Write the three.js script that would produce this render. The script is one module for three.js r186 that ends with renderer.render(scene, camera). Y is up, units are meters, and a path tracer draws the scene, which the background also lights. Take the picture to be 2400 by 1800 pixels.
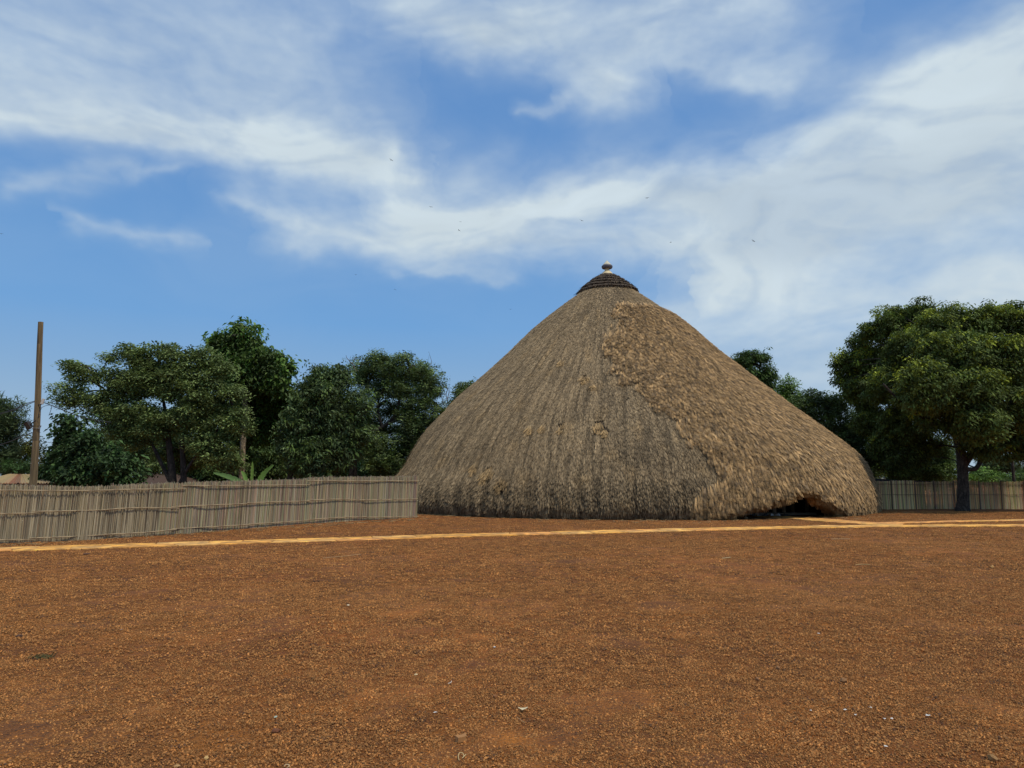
import * as THREE from 'three';
import { mergeGeometries, mergeVertices, toCreasedNormals } from 'three/addons/utils/BufferGeometryUtils.js';
import { ImprovedNoise } from 'three/addons/math/ImprovedNoise.js';

// ---------------------------------------------------------------- camera, sky, sun, exposure
const F = 1664, EYE = 1.7, PITCH = Math.atan(220 / F);              // focal length in pixels of a 2400 x 1800 frame
const scene = new THREE.Scene();
const camera = new THREE.PerspectiveCamera(2 * Math.atan(900 / F) * 180 / Math.PI, 4 / 3, 0.1, 3000);
camera.position.set(0, EYE, 0);
camera.rotation.set(PITCH, 0, 0);
const renderer = new THREE.WebGLRenderer({ antialias: true });
renderer.toneMapping = THREE.LinearToneMapping;
renderer.toneMappingExposure = 1.0;
renderer.shadowMap.enabled = true;

const SUN_AZ = 134, SUN_EL = 61;
const sunDir = new THREE.Vector3(Math.sin(SUN_AZ * Math.PI / 180) * Math.cos(SUN_EL * Math.PI / 180), Math.sin(SUN_EL * Math.PI / 180), -Math.cos(SUN_AZ * Math.PI / 180) * Math.cos(SUN_EL * Math.PI / 180));
const sun = new THREE.DirectionalLight(new THREE.Color().setRGB(1, 0.88, 0.7), 2.6);
sun.position.copy(sunDir).multiplyScalar(120).add(new THREE.Vector3(0, 0, -30));
sun.target.position.set(0, 0, -30);
sun.castShadow = true; sun.shadow.radius = 8;
sun.shadow.mapSize.set(4096, 4096);
Object.assign(sun.shadow.camera, { left: -60, right: 60, top: 60, bottom: -60, near: 1, far: 300 });
sun.name = 'sun';
scene.add(sun, sun.target);

const RAD = Math.PI / 180;
const clamp = (x, a = 0, b = 1) => (x < a ? a : x > b ? b : x);
const sstep = (a, b, x) => { const t = clamp((x - a) / (b - a)); return t * t * (3 - 2 * t); };
const lerp = (a, b, t) => a + (b - a) * t;
const s2l = (v) => { v /= 255; return v <= 0.04045 ? v / 12.92 : Math.pow((v + 0.055) / 1.055, 2.4); };
const rgb = (r, g, b) => [s2l(r), s2l(g), s2l(b)];
function mulberry(a) { return () => { a |= 0; a = (a + 0x6d2b79f5) | 0; let t = Math.imul(a ^ (a >>> 15), 1 | a); t = (t + Math.imul(t ^ (t >>> 7), 61 | t)) ^ t; return ((t ^ (t >>> 14)) >>> 0) / 4294967296; }; }
const PN = new ImprovedNoise();
const N3 = (x, y, z) => PN.noise(x, y, z);
function fbm(x, y, z, oct) { let s = 0, a = 0.5, n = 0; for (let i = 0; i < oct; i++) { s += a * PN.noise(x, y, z); n += a; a *= 0.5; x = x * 2.03 + 7.1; y = y * 2.03 + 3.7; z = z * 2.03 + 5.3; } return s / n; }

// bands of high cloud: [azimuth, elevation, ...] along the band in degrees, width above, width below, density
const BANDS = [
  [[-39.8, 23.5, -37.5, 23.5, -32.5, 23.9, -26.9, 24.1, -20.8, 24.3, -14.9, 24, -11.4, 24.1], 2.3, 1.2, 0.72],
  [[-19.6, 25.1, -15.6, 24.4, -11.4, 24.3], 2.0, 1.5, 0.8],
  [[-37.7, 26.1, -29.9, 25.5, -17.7, 26.2], 4.4, 1.9, 0.27],
  [[-38, 28.8, -30.3, 30.5, -18, 33], 4.2, 4.2, 0.35],
  [[-37.1, 18.8, -34, 19.8, -31.5, 21.2], 0.8, 0.8, 0.35],
  [[-29.6, 20.8, -26.2, 21.9], 0.5, 0.5, 0.3],
  [[-33.6, 17.6, -30.7, 17.6, -28.2, 17.5, -25.7, 17.8], 0.4, 0.6, 0.35],
  [[-20.7, 21.6, -14.1, 21.4, -7.2, 22.8, -2.5, 24.2], 1.7, 1.3, 0.26],
  [[-21.9, 20.3, -15.4, 19.1, -8.9, 18.9], 0.6, 0.4, 0.36],
  [[-18, 20.1, -12.3, 20, -7.1, 20.6], 0.8, 0.9, 0.42],
  [[-9.2, 21, -7.1, 20.6], 1.0, 1.0, 0.5],
  [[-7.1, 19.9, -1.8, 20.4, 3.6, 21.3, 8.9, 22.1, 14.1, 21.7, 20.6, 20.4], 2.2, 1.9, 0.95],
  [[-17.3, 18.3, -10.6, 18.5, -3.6, 18.4, 3.6, 18.7, 10.6, 18.5, 20.4, 16.7], 1.6, 1.0, 0.6],
  [[-8.8, 16.6, -3.5, 16, -1.4, 15.7], 0.8, 0.3, 0.35],
  [[-8.9, 35.6, -5.2, 34.2, -2.6, 32.9], 1.9, 1.6, 0.75],
  [[-3.7, 35.3, 1.9, 34.8, 11.1, 34.6, 21.4, 33.5], 3.2, 2.6, 0.55],
  [[0, 34.3, 7.3, 31.3, 8.8, 30.1], 1.9, 1.9, 0.55],
  [[6.6, 29.3, 9.1, 30.3], 1.4, 1.4, 0.5],
  [[11, 32.2, 17.8, 30, 23, 28.5], 1.9, 0.8, 0.5],
  [[0.5, 27.8, 2.6, 27.9, 4.4, 28.8], 0.45, 0.35, 0.3],
  [[40, 25.4, 33.8, 24.1, 29.6, 22, 23.7, 20, 19, 19.4], 3.5, 3.5, 0.85],
  [[40.3, 28.9, 34.2, 27.9, 30, 26.9, 26.4, 24.6, 23.2, 21.9], 1.1, 3.5, 0.65],
  [[37.5, 23.6, 32.4, 22.5, 26.8, 21.9], 1.6, 1.9, 0.6],
  [[37, 18.4, 29.4, 18, 23.6, 17.6], 2.6, 2.6, 0.6],
  [[17.2, 15.7, 23.3, 13.6, 29, 12.9, 36.6, 12.8], 1.3, 2.9, 0.75],
  [[36.2, 14.2, 31.7, 13.8], 1.0, 1.3, 0.6],
  [[12.1, 12.4, 18.6, 11.4, 24.9, 9.3], 1.3, 1.9, 0.45],
  [[15.3, 7.9, 24.4, 6.9], 1.9, 2.6, 0.5],
  [[10.5, 13.5, 15.5, 13.9], 1.0, 1.0, 0.5],
  [[21, 17, 28, 18.5, 38, 20], 4, 4.5, 0.6],
  [[-6, 17.2, 2, 17.6, 10, 17.2], 1.6, 1.2, 0.35],
];
function makeSky() {
  const W = 4096, H = 2048, data = new Float32Array(W * H * 4);
  const segs = [];
  for (const [p, up, dn, s] of BANDS) {
    const b = [];
    for (let i = 0; i + 3 < p.length; i += 2) b.push([p[i], p[i + 1], p[i + 2], p[i + 3]]);
    const xs = p.filter((_, i) => i % 2 === 0), ys = p.filter((_, i) => i % 2);
    segs.push({ b, up, dn, s, x0: Math.min(...xs) - up * 2.4, x1: Math.max(...xs) + up * 2.4, y0: Math.min(...ys) - dn * 2.4, y1: Math.max(...ys) + up * 2.4 });
  }
  const band = (x, y) => {                                          // 1 - product of the gaps that the bands leave
    let clear = 1;
    for (const g of segs) {
      if (x < g.x0 || x > g.x1 || y < g.y0 || y > g.y1) continue;
      let best = 1e9;
      for (const [ax, ay, bx, by] of g.b) {
        const dx = bx - ax, dy = by - ay, t = clamp(((x - ax) * dx + (y - ay) * dy) / (dx * dx + dy * dy));
        const ex = x - ax - t * dx, ey = y - ay - t * dy, w = ey > 0 ? g.up : g.dn, wx = (g.up + g.dn) * 0.8;
        const q = Math.sqrt((ey * ey) / (w * w) + (ex * ex) / (wx * wx));
        if (q < best) best = q;
      }
      clear *= 1 - g.s * Math.exp(-Math.pow(best, 1.8) * 0.85);
    }
    return 1 - clear;
  };
  const deep = [rgb(96, 139, 195), rgb(95, 144, 202), rgb(112, 162, 214), rgb(146, 178, 208), rgb(168, 190, 208)], at = [40, 24, 12, 5, 0];
  for (let j = 0; j < H; j++) {
    const el = ((j + 0.5) / H - 0.5) * 180;
    if (el < -1) { for (let i = 0; i < W; i++) { const o = (j * W + i) * 4; data[o] = 0.16; data[o + 1] = 0.13; data[o + 2] = 0.11; data[o + 3] = 1; } continue; }
    const y = Math.sin(el * RAD), c = Math.cos(el * RAD);
    let k = 0; while (k < 3 && el < at[k + 1]) k++;
    const t = clamp((at[k] - el) / (at[k] - at[k + 1])), base = deep[k].map((v, n) => lerp(v, deep[k + 1][n], t));
    const step = el > 62 ? 4 : 1;
    for (let i = 0; i < W; i += step) {
      const a = ((i + 0.5) / W - 0.5) * 360, x = c * Math.cos(a * RAD), z = c * Math.sin(a * RAD);
      let az = ((a + 90 + 540) % 360) - 180;                        // 0 looks along -z, right positive
      // warp, so that the bands fray as wind-blown ice cloud does
      const w1 = fbm(x * 3.1, y * 6.2, z * 3.1, 3), w2 = fbm(x * 3.1 + 9, y * 6.2 + 4, z * 3.1, 3), w3 = fbm(x * 15, y * 26, z * 15 + 3, 4), w4 = fbm(x * 15 + 5, y * 26, z * 15, 4);
      const sector = Math.round(az / 90), la = (az - sector * 90) * (sector & 1 ? -1 : 1);
      const ax = la + w1 * 2.6 + w3 * 2.4, ey = el + w2 * 1.5 + w4 * 1.2 + (sector ? sector * 1.3 : 0);
      let d = el < 52 ? band(ax, ey) : 0;
      const high = sstep(31, 44, el);
      if (high > 0) d = lerp(d, sstep(-0.28, 0.42, fbm(x * 2.1 + 3, y * 2.1, z * 4.2, 5)) * 0.8, high);
      const streak = fbm(x * 10 + w1 * 3, y * 24 + w2 * 4, z * 10, 5), fine = fbm(x * 42 + w3, y * 90, z * 42, 4);
      const thin = 0.12 + 0.5 * sstep(-0.3, 0.5, w2 + streak * 0.4);
      let den = clamp(d * (1 + streak * 0.4 + fine * 0.12) + 0.28 * thin * sstep(6, 22, el) + 0.35 * d * (1 - d) * fine);
      den = clamp(den + 0.1 * sstep(9, 1, el));
      // thick parts turn a little grey, thin ones stay blue-white
      const lum = 1 + 0.1 * w1 + 0.12 * streak * d;
      const grey = sstep(0.55, 1, d) * sstep(0.0, 0.35, -w2 + 0.1);
      const cr = lerp(0.60, 0.47, grey) * lum, cg = lerp(0.70, 0.57, grey) * lum, cb = lerp(0.765, 0.665, grey) * lum;
      const o = (j * W + i) * 4, e = Math.pow(den, 1.12);
      for (let q = 0; q < step && i + q < W; q++) {
        data[o + q * 4] = lerp(base[0], cr, e); data[o + q * 4 + 1] = lerp(base[1], cg, e); data[o + q * 4 + 2] = lerp(base[2], cb, e); data[o + q * 4 + 3] = 1;
      }
    }
  }
  const t = new THREE.DataTexture(data, W, H, THREE.RGBAFormat, THREE.FloatType);
  t.mapping = THREE.EquirectangularReflectionMapping; t.magFilter = THREE.LinearFilter; t.minFilter = THREE.LinearFilter; t.needsUpdate = true;
  return t;
}
scene.background = makeSky();
scene.environment = scene.background;

// ---------------------------------------------------------------- helpers
const used = new Map();
function numbered(name) { const n = used.get(name) ?? 0; used.set(name, n + 1); return n ? `${name}_${String(n).padStart(3, '0')}` : name; }
function tag(o, label, category, group) { o.userData.label = label; o.userData.category = category; if (group) o.userData.group = group; return o; }
function thing(name, label, category, pos = [0, 0, 0], turn = 0, group) {
  const o = new THREE.Group(); o.name = numbered(name); o.position.set(...pos); o.rotation.y = turn; scene.add(o); return tag(o, label, category, group);
}
function mesh(name, geo, mat, parent) {
  const m = new THREE.Mesh(geo, mat); m.name = parent ? name : numbered(name); m.castShadow = m.receiveShadow = true; (parent ?? scene).add(m); return m;
}
function instanced(name, geo, mat, items, parent, stuff = true) {     // items: [Matrix4, [r, g, b]]
  const m = new THREE.InstancedMesh(geo, mat, items.length); m.name = parent ? name : numbered(name); m.castShadow = m.receiveShadow = true;
  const c = new THREE.Color();
  items.forEach(([mx, col], i) => { m.setMatrixAt(i, mx); m.setColorAt(i, c.setRGB(col[0], col[1], col[2])); });
  if (stuff) m.userData.kind = 'stuff';
  (parent ?? scene).add(m); return m;
}
const std = (o) => new THREE.MeshStandardMaterial({ roughness: 0.9, side: THREE.DoubleSide, ...o });
const flat = (r, g, b, rough = 0.9) => std({ color: new THREE.Color().setRGB(r, g, b), roughness: rough });
const cosP = Math.cos(PITCH), sinP = Math.sin(PITCH);
function ray(px, py) { const X = (px - 1200) / F, u = (900 - py) / F; return new THREE.Vector3(X, u * cosP + sinP, -(cosP - u * sinP)); }
function at(px, py, depth) { const r = ray(px, py); return r.multiplyScalar(depth / -r.z).add(new THREE.Vector3(0, EYE, 0)); }   // survey: a bearing and a distance give a place
function onGround(px, py, h = 0) { const r = ray(px, py); return r.multiplyScalar((h - EYE) / r.y).add(new THREE.Vector3(0, EYE, 0)); }

class Build {                                                        // collects tubes, sheets and boxes into one geometry
  constructor() { this.p = []; this.i = []; this.uv = []; this.c = []; this.col = [1, 1, 1]; }
  v(x, y, z, u = 0, w = 0) { this.p.push(x, y, z); this.uv.push(u, w); this.c.push(...this.col); return this.p.length / 3 - 1; }
  tube(pts, radii, n = 6, cap = true) {
    const up = new THREE.Vector3(), a = new THREE.Vector3(), b = new THREE.Vector3(), d = new THREE.Vector3(); let prev = null, first = -1, len = 0;
    pts.forEach((q, k) => {
      d.subVectors(pts[Math.min(k + 1, pts.length - 1)], pts[Math.max(k - 1, 0)]).normalize();
      up.set(Math.abs(d.y) > 0.9 ? 1 : 0, Math.abs(d.y) > 0.9 ? 0 : 1, 0); a.crossVectors(d, up).normalize(); b.crossVectors(a, d);
      const r = Array.isArray(radii) ? radii[k] : radii, row = [];
      if (k) len += q.distanceTo(pts[k - 1]);
      for (let s = 0; s <= n; s++) { const t = (s / n) * Math.PI * 2, cx = Math.cos(t) * r, cy = Math.sin(t) * r; row.push(this.v(q.x + a.x * cx + b.x * cy, q.y + a.y * cx + b.y * cy, q.z + a.z * cx + b.z * cy, (s / n) * r * 6.28, len)); }
      if (prev) for (let s = 0; s < n; s++) this.i.push(prev[s], prev[s + 1], row[s], prev[s + 1], row[s + 1], row[s]);
      if (cap && (k === 0 || k === pts.length - 1)) { const c = this.v(q.x, q.y, q.z); for (let s = 0; s < n; s++) k === 0 ? this.i.push(c, row[s + 1], row[s]) : this.i.push(c, row[s], row[s + 1]); }
      prev = row;
    });
    return this;
  }
  quad(a, b, c, d) { const k = [a, b, c, d].map((q, n) => this.v(q.x, q.y, q.z, n === 1 || n === 2 ? 1 : 0, n > 1 ? 1 : 0)); this.i.push(k[0], k[1], k[2], k[0], k[2], k[3]); return this; }
  geo(colors = false) {
    const g = new THREE.BufferGeometry();
    g.setAttribute('position', new THREE.Float32BufferAttribute(this.p, 3)); g.setAttribute('uv', new THREE.Float32BufferAttribute(this.uv, 2));
    if (colors) g.setAttribute('color', new THREE.Float32BufferAttribute(this.c, 3));
    g.setIndex(this.i); g.computeVertexNormals(); return g;
  }
}
const V = (x, y, z) => new THREE.Vector3(x, y, z);
function box(w, h, d, x = 0, y = 0, z = 0) { return new THREE.BoxGeometry(w, h, d).translate(x, y, z); }

// noise that repeats every `per` cells, for tiling textures
function tileNoise(seed) {
  const r = mulberry(seed), tab = new Float32Array(65536); for (let i = 0; i < 65536; i++) tab[i] = r();
  const cell = (i, j, per) => tab[((((i % per) + per) % per) * 251 + (((j % per) + per) % per) * 5003 + per * 17) & 65535];
  return (x, y, per) => { const i = Math.floor(x), j = Math.floor(y), u = x - i, v = y - j, a = u * u * (3 - 2 * u), b = v * v * (3 - 2 * v); return lerp(lerp(cell(i, j, per), cell(i + 1, j, per), a), lerp(cell(i, j + 1, per), cell(i + 1, j + 1, per), a), b); };
}
function texture(size, repeat, srgb, fn) {
  const d = new Uint8Array(size * size * 4);
  for (let j = 0; j < size; j++) for (let i = 0; i < size; i++) { const c = fn(i / size, j / size), o = (j * size + i) * 4; d[o] = clamp(c[0], 0, 255); d[o + 1] = clamp(c[1], 0, 255); d[o + 2] = clamp(c[2], 0, 255); d[o + 3] = 255; }
  const t = new THREE.DataTexture(d, size, size, THREE.RGBAFormat); t.wrapS = t.wrapT = THREE.RepeatWrapping; t.magFilter = THREE.LinearFilter; t.minFilter = THREE.LinearMipmapLinearFilter; t.generateMipmaps = true;
  if (srgb) t.colorSpace = THREE.SRGBColorSpace; t.repeat.set(1 / repeat, 1 / repeat); t.needsUpdate = true; return t;
}

// ---------------------------------------------------------------- ground: red murram earth
{
  const n1 = tileNoise(11), n2 = tileNoise(12);
  const col = texture(1024, 3.7, true, (u, v) => {
    let a = 0, w = 0; for (let o = 0, p = 6, g = 1; o < 7; o++, p *= 2, g *= 0.72) { a += n1(u * p, v * p, p) * g; w += g; } a /= w;
    const b = n2(u * 140, v * 140, 140), c = n2(u * 480, v * 480, 480), k = 0.55 + (a - 0.5) * 1.2 + (c - 0.5) * 0.42 + (b > 0.82 ? (b - 0.82) * 1.6 : 0);
    const dark = b < 0.12 ? 0.72 : 1;
    return [(75 + 97 * k) * dark, (41 + 64 * k) * dark, (13 + 20 * k) * dark];
  });
  const bump = texture(2048, 2.3, false, (u, v) => {
    let h = 0; for (let o = 0, p = 24, g = 1; o < 6; o++, p *= 2, g *= 0.62) h += Math.abs(n2(u * p, v * p, p) - 0.5) * g;
    h = h * 0.62 + 0.5 * Math.pow(n1(u * 170, v * 170, 170), 3);
    return [h * 230, h * 230, h * 230];
  });
  const mat = std({ map: col, bumpMap: bump, bumpScale: 0.035, roughness: 1, vertexColors: true });
  const line = (fine0, fine1, step, far) => { const a = []; for (let x = fine0; x <= fine1 + 1e-6; x += step) a.push(x); let s = step, x = fine1, y = fine0; while (x < far) { s *= 1.35; x += s; y -= s; a.push(x); a.unshift(y); } return a; };
  const xs = line(-16, 24, 0.13, 700), zs = line(-44, -2, 0.13, 700), nx = xs.length, nz = zs.length, p = new Float32Array(nx * nz * 3), uv = new Float32Array(nx * nz * 2), c = new Float32Array(nx * nz * 3), idx = [];
  for (let j = 0, q = 0; j < nz; j++) for (let i = 0; i < nx; i++, q++) {
    const x = xs[i], z = zs[j], near = sstep(60, 30, Math.hypot(x, z + 20));
    p[q * 3] = x; p[q * 3 + 1] = near * (fbm(x * 0.9, z * 0.9, 2.5, 2) * 0.02 + fbm(x * 3.1, z * 3.1, 7.5, 2) * 0.014) - 0.008; p[q * 3 + 2] = z; uv[q * 2] = x; uv[q * 2 + 1] = z;
    const big = fbm(x * 0.11 + 4, z * 0.2, 1.5, 3), mid = fbm(x * 0.7, z * 0.9, 9.5, 3), red = fbm(x * 0.25, z * 0.25, 22.5, 2);
    const k = 1 + big * 0.3 + mid * 0.06;
    c[q * 3] = k * (1 + red * 0.1); c[q * 3 + 1] = k * (1 - red * 0.06); c[q * 3 + 2] = k * (1 - red * 0.16);
  }
  for (let j = 0; j + 1 < nz; j++) for (let i = 0; i + 1 < nx; i++) { const a = j * nx + i; idx.push(a, a + nx, a + 1, a + 1, a + nx, a + nx + 1); }
  const g = new THREE.BufferGeometry(); g.setAttribute('position', new THREE.BufferAttribute(p, 3)); g.setAttribute('uv', new THREE.BufferAttribute(uv, 2)); g.setAttribute('color', new THREE.BufferAttribute(c, 3)); g.setIndex(idx); g.computeVertexNormals();
  const m = mesh('ground', g, mat); m.userData.kind = 'structure'; m.userData.label = 'reddish brown bare earth yard strewn with fine gravel';
}
function pebble(seed, r = 1, flatness = 0.62) {
  const g = mergeVertices(new THREE.IcosahedronGeometry(1, 1).deleteAttribute('normal').deleteAttribute('uv')), q = mulberry(seed), p = g.attributes.position, ox = q() * 50;
  for (let i = 0; i < p.count; i++) { const x = p.getX(i), y = p.getY(i), z = p.getZ(i), k = r * (1 + 0.42 * N3(x * 1.3 + ox, y * 1.3, z * 1.3)); p.setXYZ(i, x * k, y * k * flatness, z * k * 0.85); }
  g.setAttribute('uv', new THREE.BufferAttribute(new Float32Array(p.count * 2), 2));
  const out = toCreasedNormals(g, 0.5); return out;
}
function grains(seed) {                                              // a pinch of gravel: ten loose grains of 20 faces each
  const q = mulberry(seed), out = [];
  for (let k = 0; k < 10; k++) {
    const g = new THREE.IcosahedronGeometry(1, 0), p = g.attributes.position, ox = q() * 50, s = 0.5 + 0.9 * Math.pow(q(), 2.2), a = Math.sqrt(q()) * 10, b = q() * 6.283, tone = 0.5 + q() * 0.95, warm = 0.9 + q() * 0.2, turn = new THREE.Euler(q() * 6, q() * 6, q() * 6), c = new Float32Array(p.count * 3);
    for (let i = 0; i < p.count; i++) { const x = p.getX(i), y = p.getY(i), z = p.getZ(i), d = s * (1 + 0.7 * N3(x * 1.1 + ox, y * 1.1, z * 1.1)); p.setXYZ(i, x * d, y * d * 0.7, z * d * 0.8); c.set([tone * warm, tone, tone / warm], i * 3); }
    g.setAttribute('color', new THREE.BufferAttribute(c, 3)); g.applyMatrix4(new THREE.Matrix4().makeRotationFromEuler(turn)); g.translate(Math.cos(b) * a, s * (0.1 + q() * 0.4), Math.sin(b) * a); g.computeVertexNormals(); g.deleteAttribute('uv'); out.push(g);
  }
  return mergeGeometries(out);
}
{
  const mat = std({ roughness: 1, vertexColors: true }), r = mulberry(77), Q = new THREE.Quaternion(), up = V(0, 1, 0), sets = [[], [], [], []];
  const put = (z0, z1, per, s0, s1) => {
    const n = Math.round((z1 * z1 - z0 * z0) * 1.1 * per);
    for (let i = 0; i < n; i++) {
      const z = Math.sqrt(z0 * z0 + r() * (z1 * z1 - z0 * z0)), x = (r() - 0.5) * 2.2 * z, thick = fbm(x * 0.45, z * 0.45, 33, 3) + x * 0.02;
      if (r() > 0.8 + thick * 0.7 || Math.hypot(x - 5.9, -z + 42.9) < 13.7) continue;
      const s = s0 + (s1 - s0) * Math.pow(r(), 2.6), k = 0.7 + r() * 0.6, o = r(), sp = 0.8 + r() * 0.5;
      Q.setFromAxisAngle(up, r() * 6.283);
      sets[(r() * 4) | 0].push([new THREE.Matrix4().compose(V(x, -0.004, -z), Q, V(s * sp, s, s * sp)), o < 0.04 ? [0.12, 0.06, 0.03] : o < 0.4 ? [0.4 * k, 0.185 * k, 0.055 * k] : [0.305 * k, 0.135 * k, 0.039 * k]]);
    }
  };
  put(3.6, 7, 1700, 0.0026, 0.0078); put(7, 12, 760, 0.0038, 0.0102); put(12, 20, 260, 0.0055, 0.0135); put(20, 37, 70, 0.008, 0.016);
  sets.forEach((s, k) => { const m = instanced('gravel', grains(k + 5), mat, s); m.userData.label = 'loose reddish brown gravel lying over the yard'; });
}

// ---------------------------------------------------------------- flagstone paths
const pathMat = [0, 1, 2, 3, 4].map((k) => {
  const n = tileNoise(31 + k), c = [[214, 158, 78], [220, 164, 84], [210, 152, 76], [222, 170, 96], [214, 152, 84]][k];
  const map = texture(256, 1.1, true, (u, v) => { let a = 0; for (let o = 0, p = 5, g = 0.5; o < 5; o++, p *= 2, g *= 0.6) a += (n(u * p, v * p, p) - 0.5) * g; const q = 1 + a * 0.75; return [c[0] * q, c[1] * q, c[2] * q * (1 - a * 0.3)]; });
  return std({ map, roughness: 0.95 });
});
function slab(quad, top, q) {                                        // four ground corners -> a stone with uneven edges
  const ring = [];
  for (let k = 0; k < 4; k++) { const a = quad[k], b = quad[(k + 1) % 4]; for (let s = 0; s < 3; s++) { const t = s / 3, j = s ? 0.035 : 0.012; ring.push(V(lerp(a.x, b.x, t) + (q() - 0.5) * j * 2, 0, lerp(a.z, b.z, t) + (q() - 0.5) * j * 2)); } }
  const cx = ring.reduce((s, p) => s + p.x, 0) / 12, cz = ring.reduce((s, p) => s + p.z, 0) / 12, B = new Build(), tilt = (q() - 0.5) * 0.012, tilt2 = (q() - 0.5) * 0.012;
  const h = (p) => top + (p.x - cx) * tilt + (p.z - cz) * tilt2;
  const o = ring.map((p) => B.v(p.x, -0.03, p.z, p.x, p.z)), m = ring.map((p) => B.v(p.x, h(p) - 0.008, p.z, p.x, p.z)), e = ring.map((p) => B.v(cx + (p.x - cx) * 0.965, h(p), cz + (p.z - cz) * 0.965, p.x, p.z)), c = B.v(cx, top, cz, cx, cz);
  for (let k = 0; k < 12; k++) { const n = (k + 1) % 12; B.i.push(o[k], m[k], m[n], o[k], m[n], o[n], m[k], e[k], e[n], m[k], e[n], m[n], e[k], c, e[n]); }
  return toCreasedNormals(B.geo(), 0.5);
}
function pavedPath(label, line, width, seed, lanes = 2) {
  const g = new THREE.Group(); g.name = numbered('path'); g.userData = { kind: 'structure', label }; scene.add(g);
  const q = mulberry(seed), curve = new THREE.CatmullRomCurve3(line, false, 'centripetal'), L = curve.getLength();
  const P = (s, t) => { const u = clamp(s / L), c = curve.getPointAt(u), d = curve.getTangentAt(u); return V(c.x - d.z * t, 0, c.z + d.x * t); };
  for (let k = 0; k < lanes; k++) {
    const t0 = -width / 2 + (width * k) / lanes, t1 = t0 + width / lanes; let s = -q() * 0.4, skew = (q() - 0.5) * 0.1;
    while (s < L) {
      const l = 0.75 + q() * 0.8, e = s + l, sk = (q() - 0.5) * 0.3, out = () => (q() - 0.5) * 0.07;
      const inner = 0.009, a = Math.max(0, s), b = Math.min(L, e);
      if (b - a > 0.15) mesh('paving_stone', slab([P(a + inner, t0 + (k ? inner : out())), P(a + inner + skew, t1 - (k < lanes - 1 ? inner : out())), P(b - inner + sk, t1 - (k < lanes - 1 ? inner : out())), P(b - inner, t0 + (k ? inner : out()))], 0.014 + q() * 0.012, q), pathMat[(q() * 5) | 0], g);
      s = e; skew = sk;
    }
  }
  return g;
}
const G = (x, y) => onGround(x, y);
pavedPath('narrow sandy flagstone path running across the whole yard in front of the hut', [G(-260, 1294), G(0, 1288), G(500, 1273.5), G(1000, 1258), G(1500, 1244.5), G(1960, 1234.5), G(2150, 1232.5), G(2480, 1231.5)], 1.0, 5);
pavedPath('short flagstone path leading to the low doorway of the hut', [G(1768, 1207), G(1850, 1213), G(1930, 1219), G(2020, 1226), G(2120, 1229.5)], 1.4, 6, 3);
pavedPath('flagstone path branching off to the right behind a strip of earth', [G(2040, 1226.6), G(2130, 1225), G(2250, 1222.2), G(2480, 1217.5)], 0.66, 7, 1);

// ---------------------------------------------------------------- the great thatched hut
const HUT = V(5.93, 0, -42.95), HUT_TURN = Math.atan2(-HUT.x, -HUT.z);      // bearing 0 of the hut looks at the yard, positive to the right
const HS = [0, 0.1, 0.5, 1.2, 2, 3, 4.43, 6, 7.5, 9, 10.5, 12, 13.05, 13.7, 14.2, 14.5], RS = [13.15, 13.32, 13.6, 13.5, 13.15, 12.55, 11.27, 9.62, 7.95, 6.35, 4.8, 3.05, 1.68, 0.9, 0.3, 0.02];
const curveR = (() => { const pts = HS.map((h, i) => V(RS[i], h, 0)), c = new THREE.CatmullRomCurve3(pts, false, 'centripetal'), tab = c.getPoints(600); return (h) => { let a = 0, b = 600; while (b - a > 1) { const m = (a + b) >> 1; tab[m].y <= h ? (a = m) : (b = m); } const t = clamp((h - tab[a].y) / Math.max(1e-6, tab[b].y - tab[a].y)); return lerp(tab[a].x, tab[b].x, t); }; })();
const wrapA = (t) => Math.atan2(Math.sin(t), Math.cos(t));
const DOOR = 36.5 * RAD;
// the height of the thatch's lower edge
const ARCH = [[-22, 0.05], [-17, 0.24], [-13, 0.52], [-9, 0.74], [-5, 0.94], [-1.5, 1.16], [1, 1.06], [3.5, 0.76], [8, 0.46], [11.5, 0.25], [14, 0.05]];
function eave(th) {
  const d = wrapA(th - DOOR) / RAD, n = 0.04 * N3(th * 14, 1.5, 2); if (d <= -22 || d >= 14) return 0.04 + n;
  let k = 0; while (d > ARCH[k + 1][0]) k++; const t = (d - ARCH[k][0]) / (ARCH[k + 1][0] - ARCH[k][0]);
  return lerp(ARCH[k][1], ARCH[k + 1][1], t) * (1 + 0.3 * N3(th * 48, 3, 3) + 0.16 * N3(th * 130, 5, 3)) + n;
}
function hutR(th, h) {
  let r = curveR(h); const low = sstep(7, 2.5, h);
  r += (0.3 * low + 0.32 * Math.exp(-Math.pow((h - 2.6) / 1.4, 2))) * Math.sin(th) + 0.05 * N3(th * 5, h * 0.6, 4);
  const d = wrapA(th - DOOR) / RAD; r += 0.35 * Math.exp(-Math.pow((d - 1) / 15, 2)) * sstep(3.4, 1.2, h) * sstep(-0.2, 1.0, h);
  return r + 0.022 * N3(th * 46, h * 0.5, 8) * sstep(12.5, 9, h);
}
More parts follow.
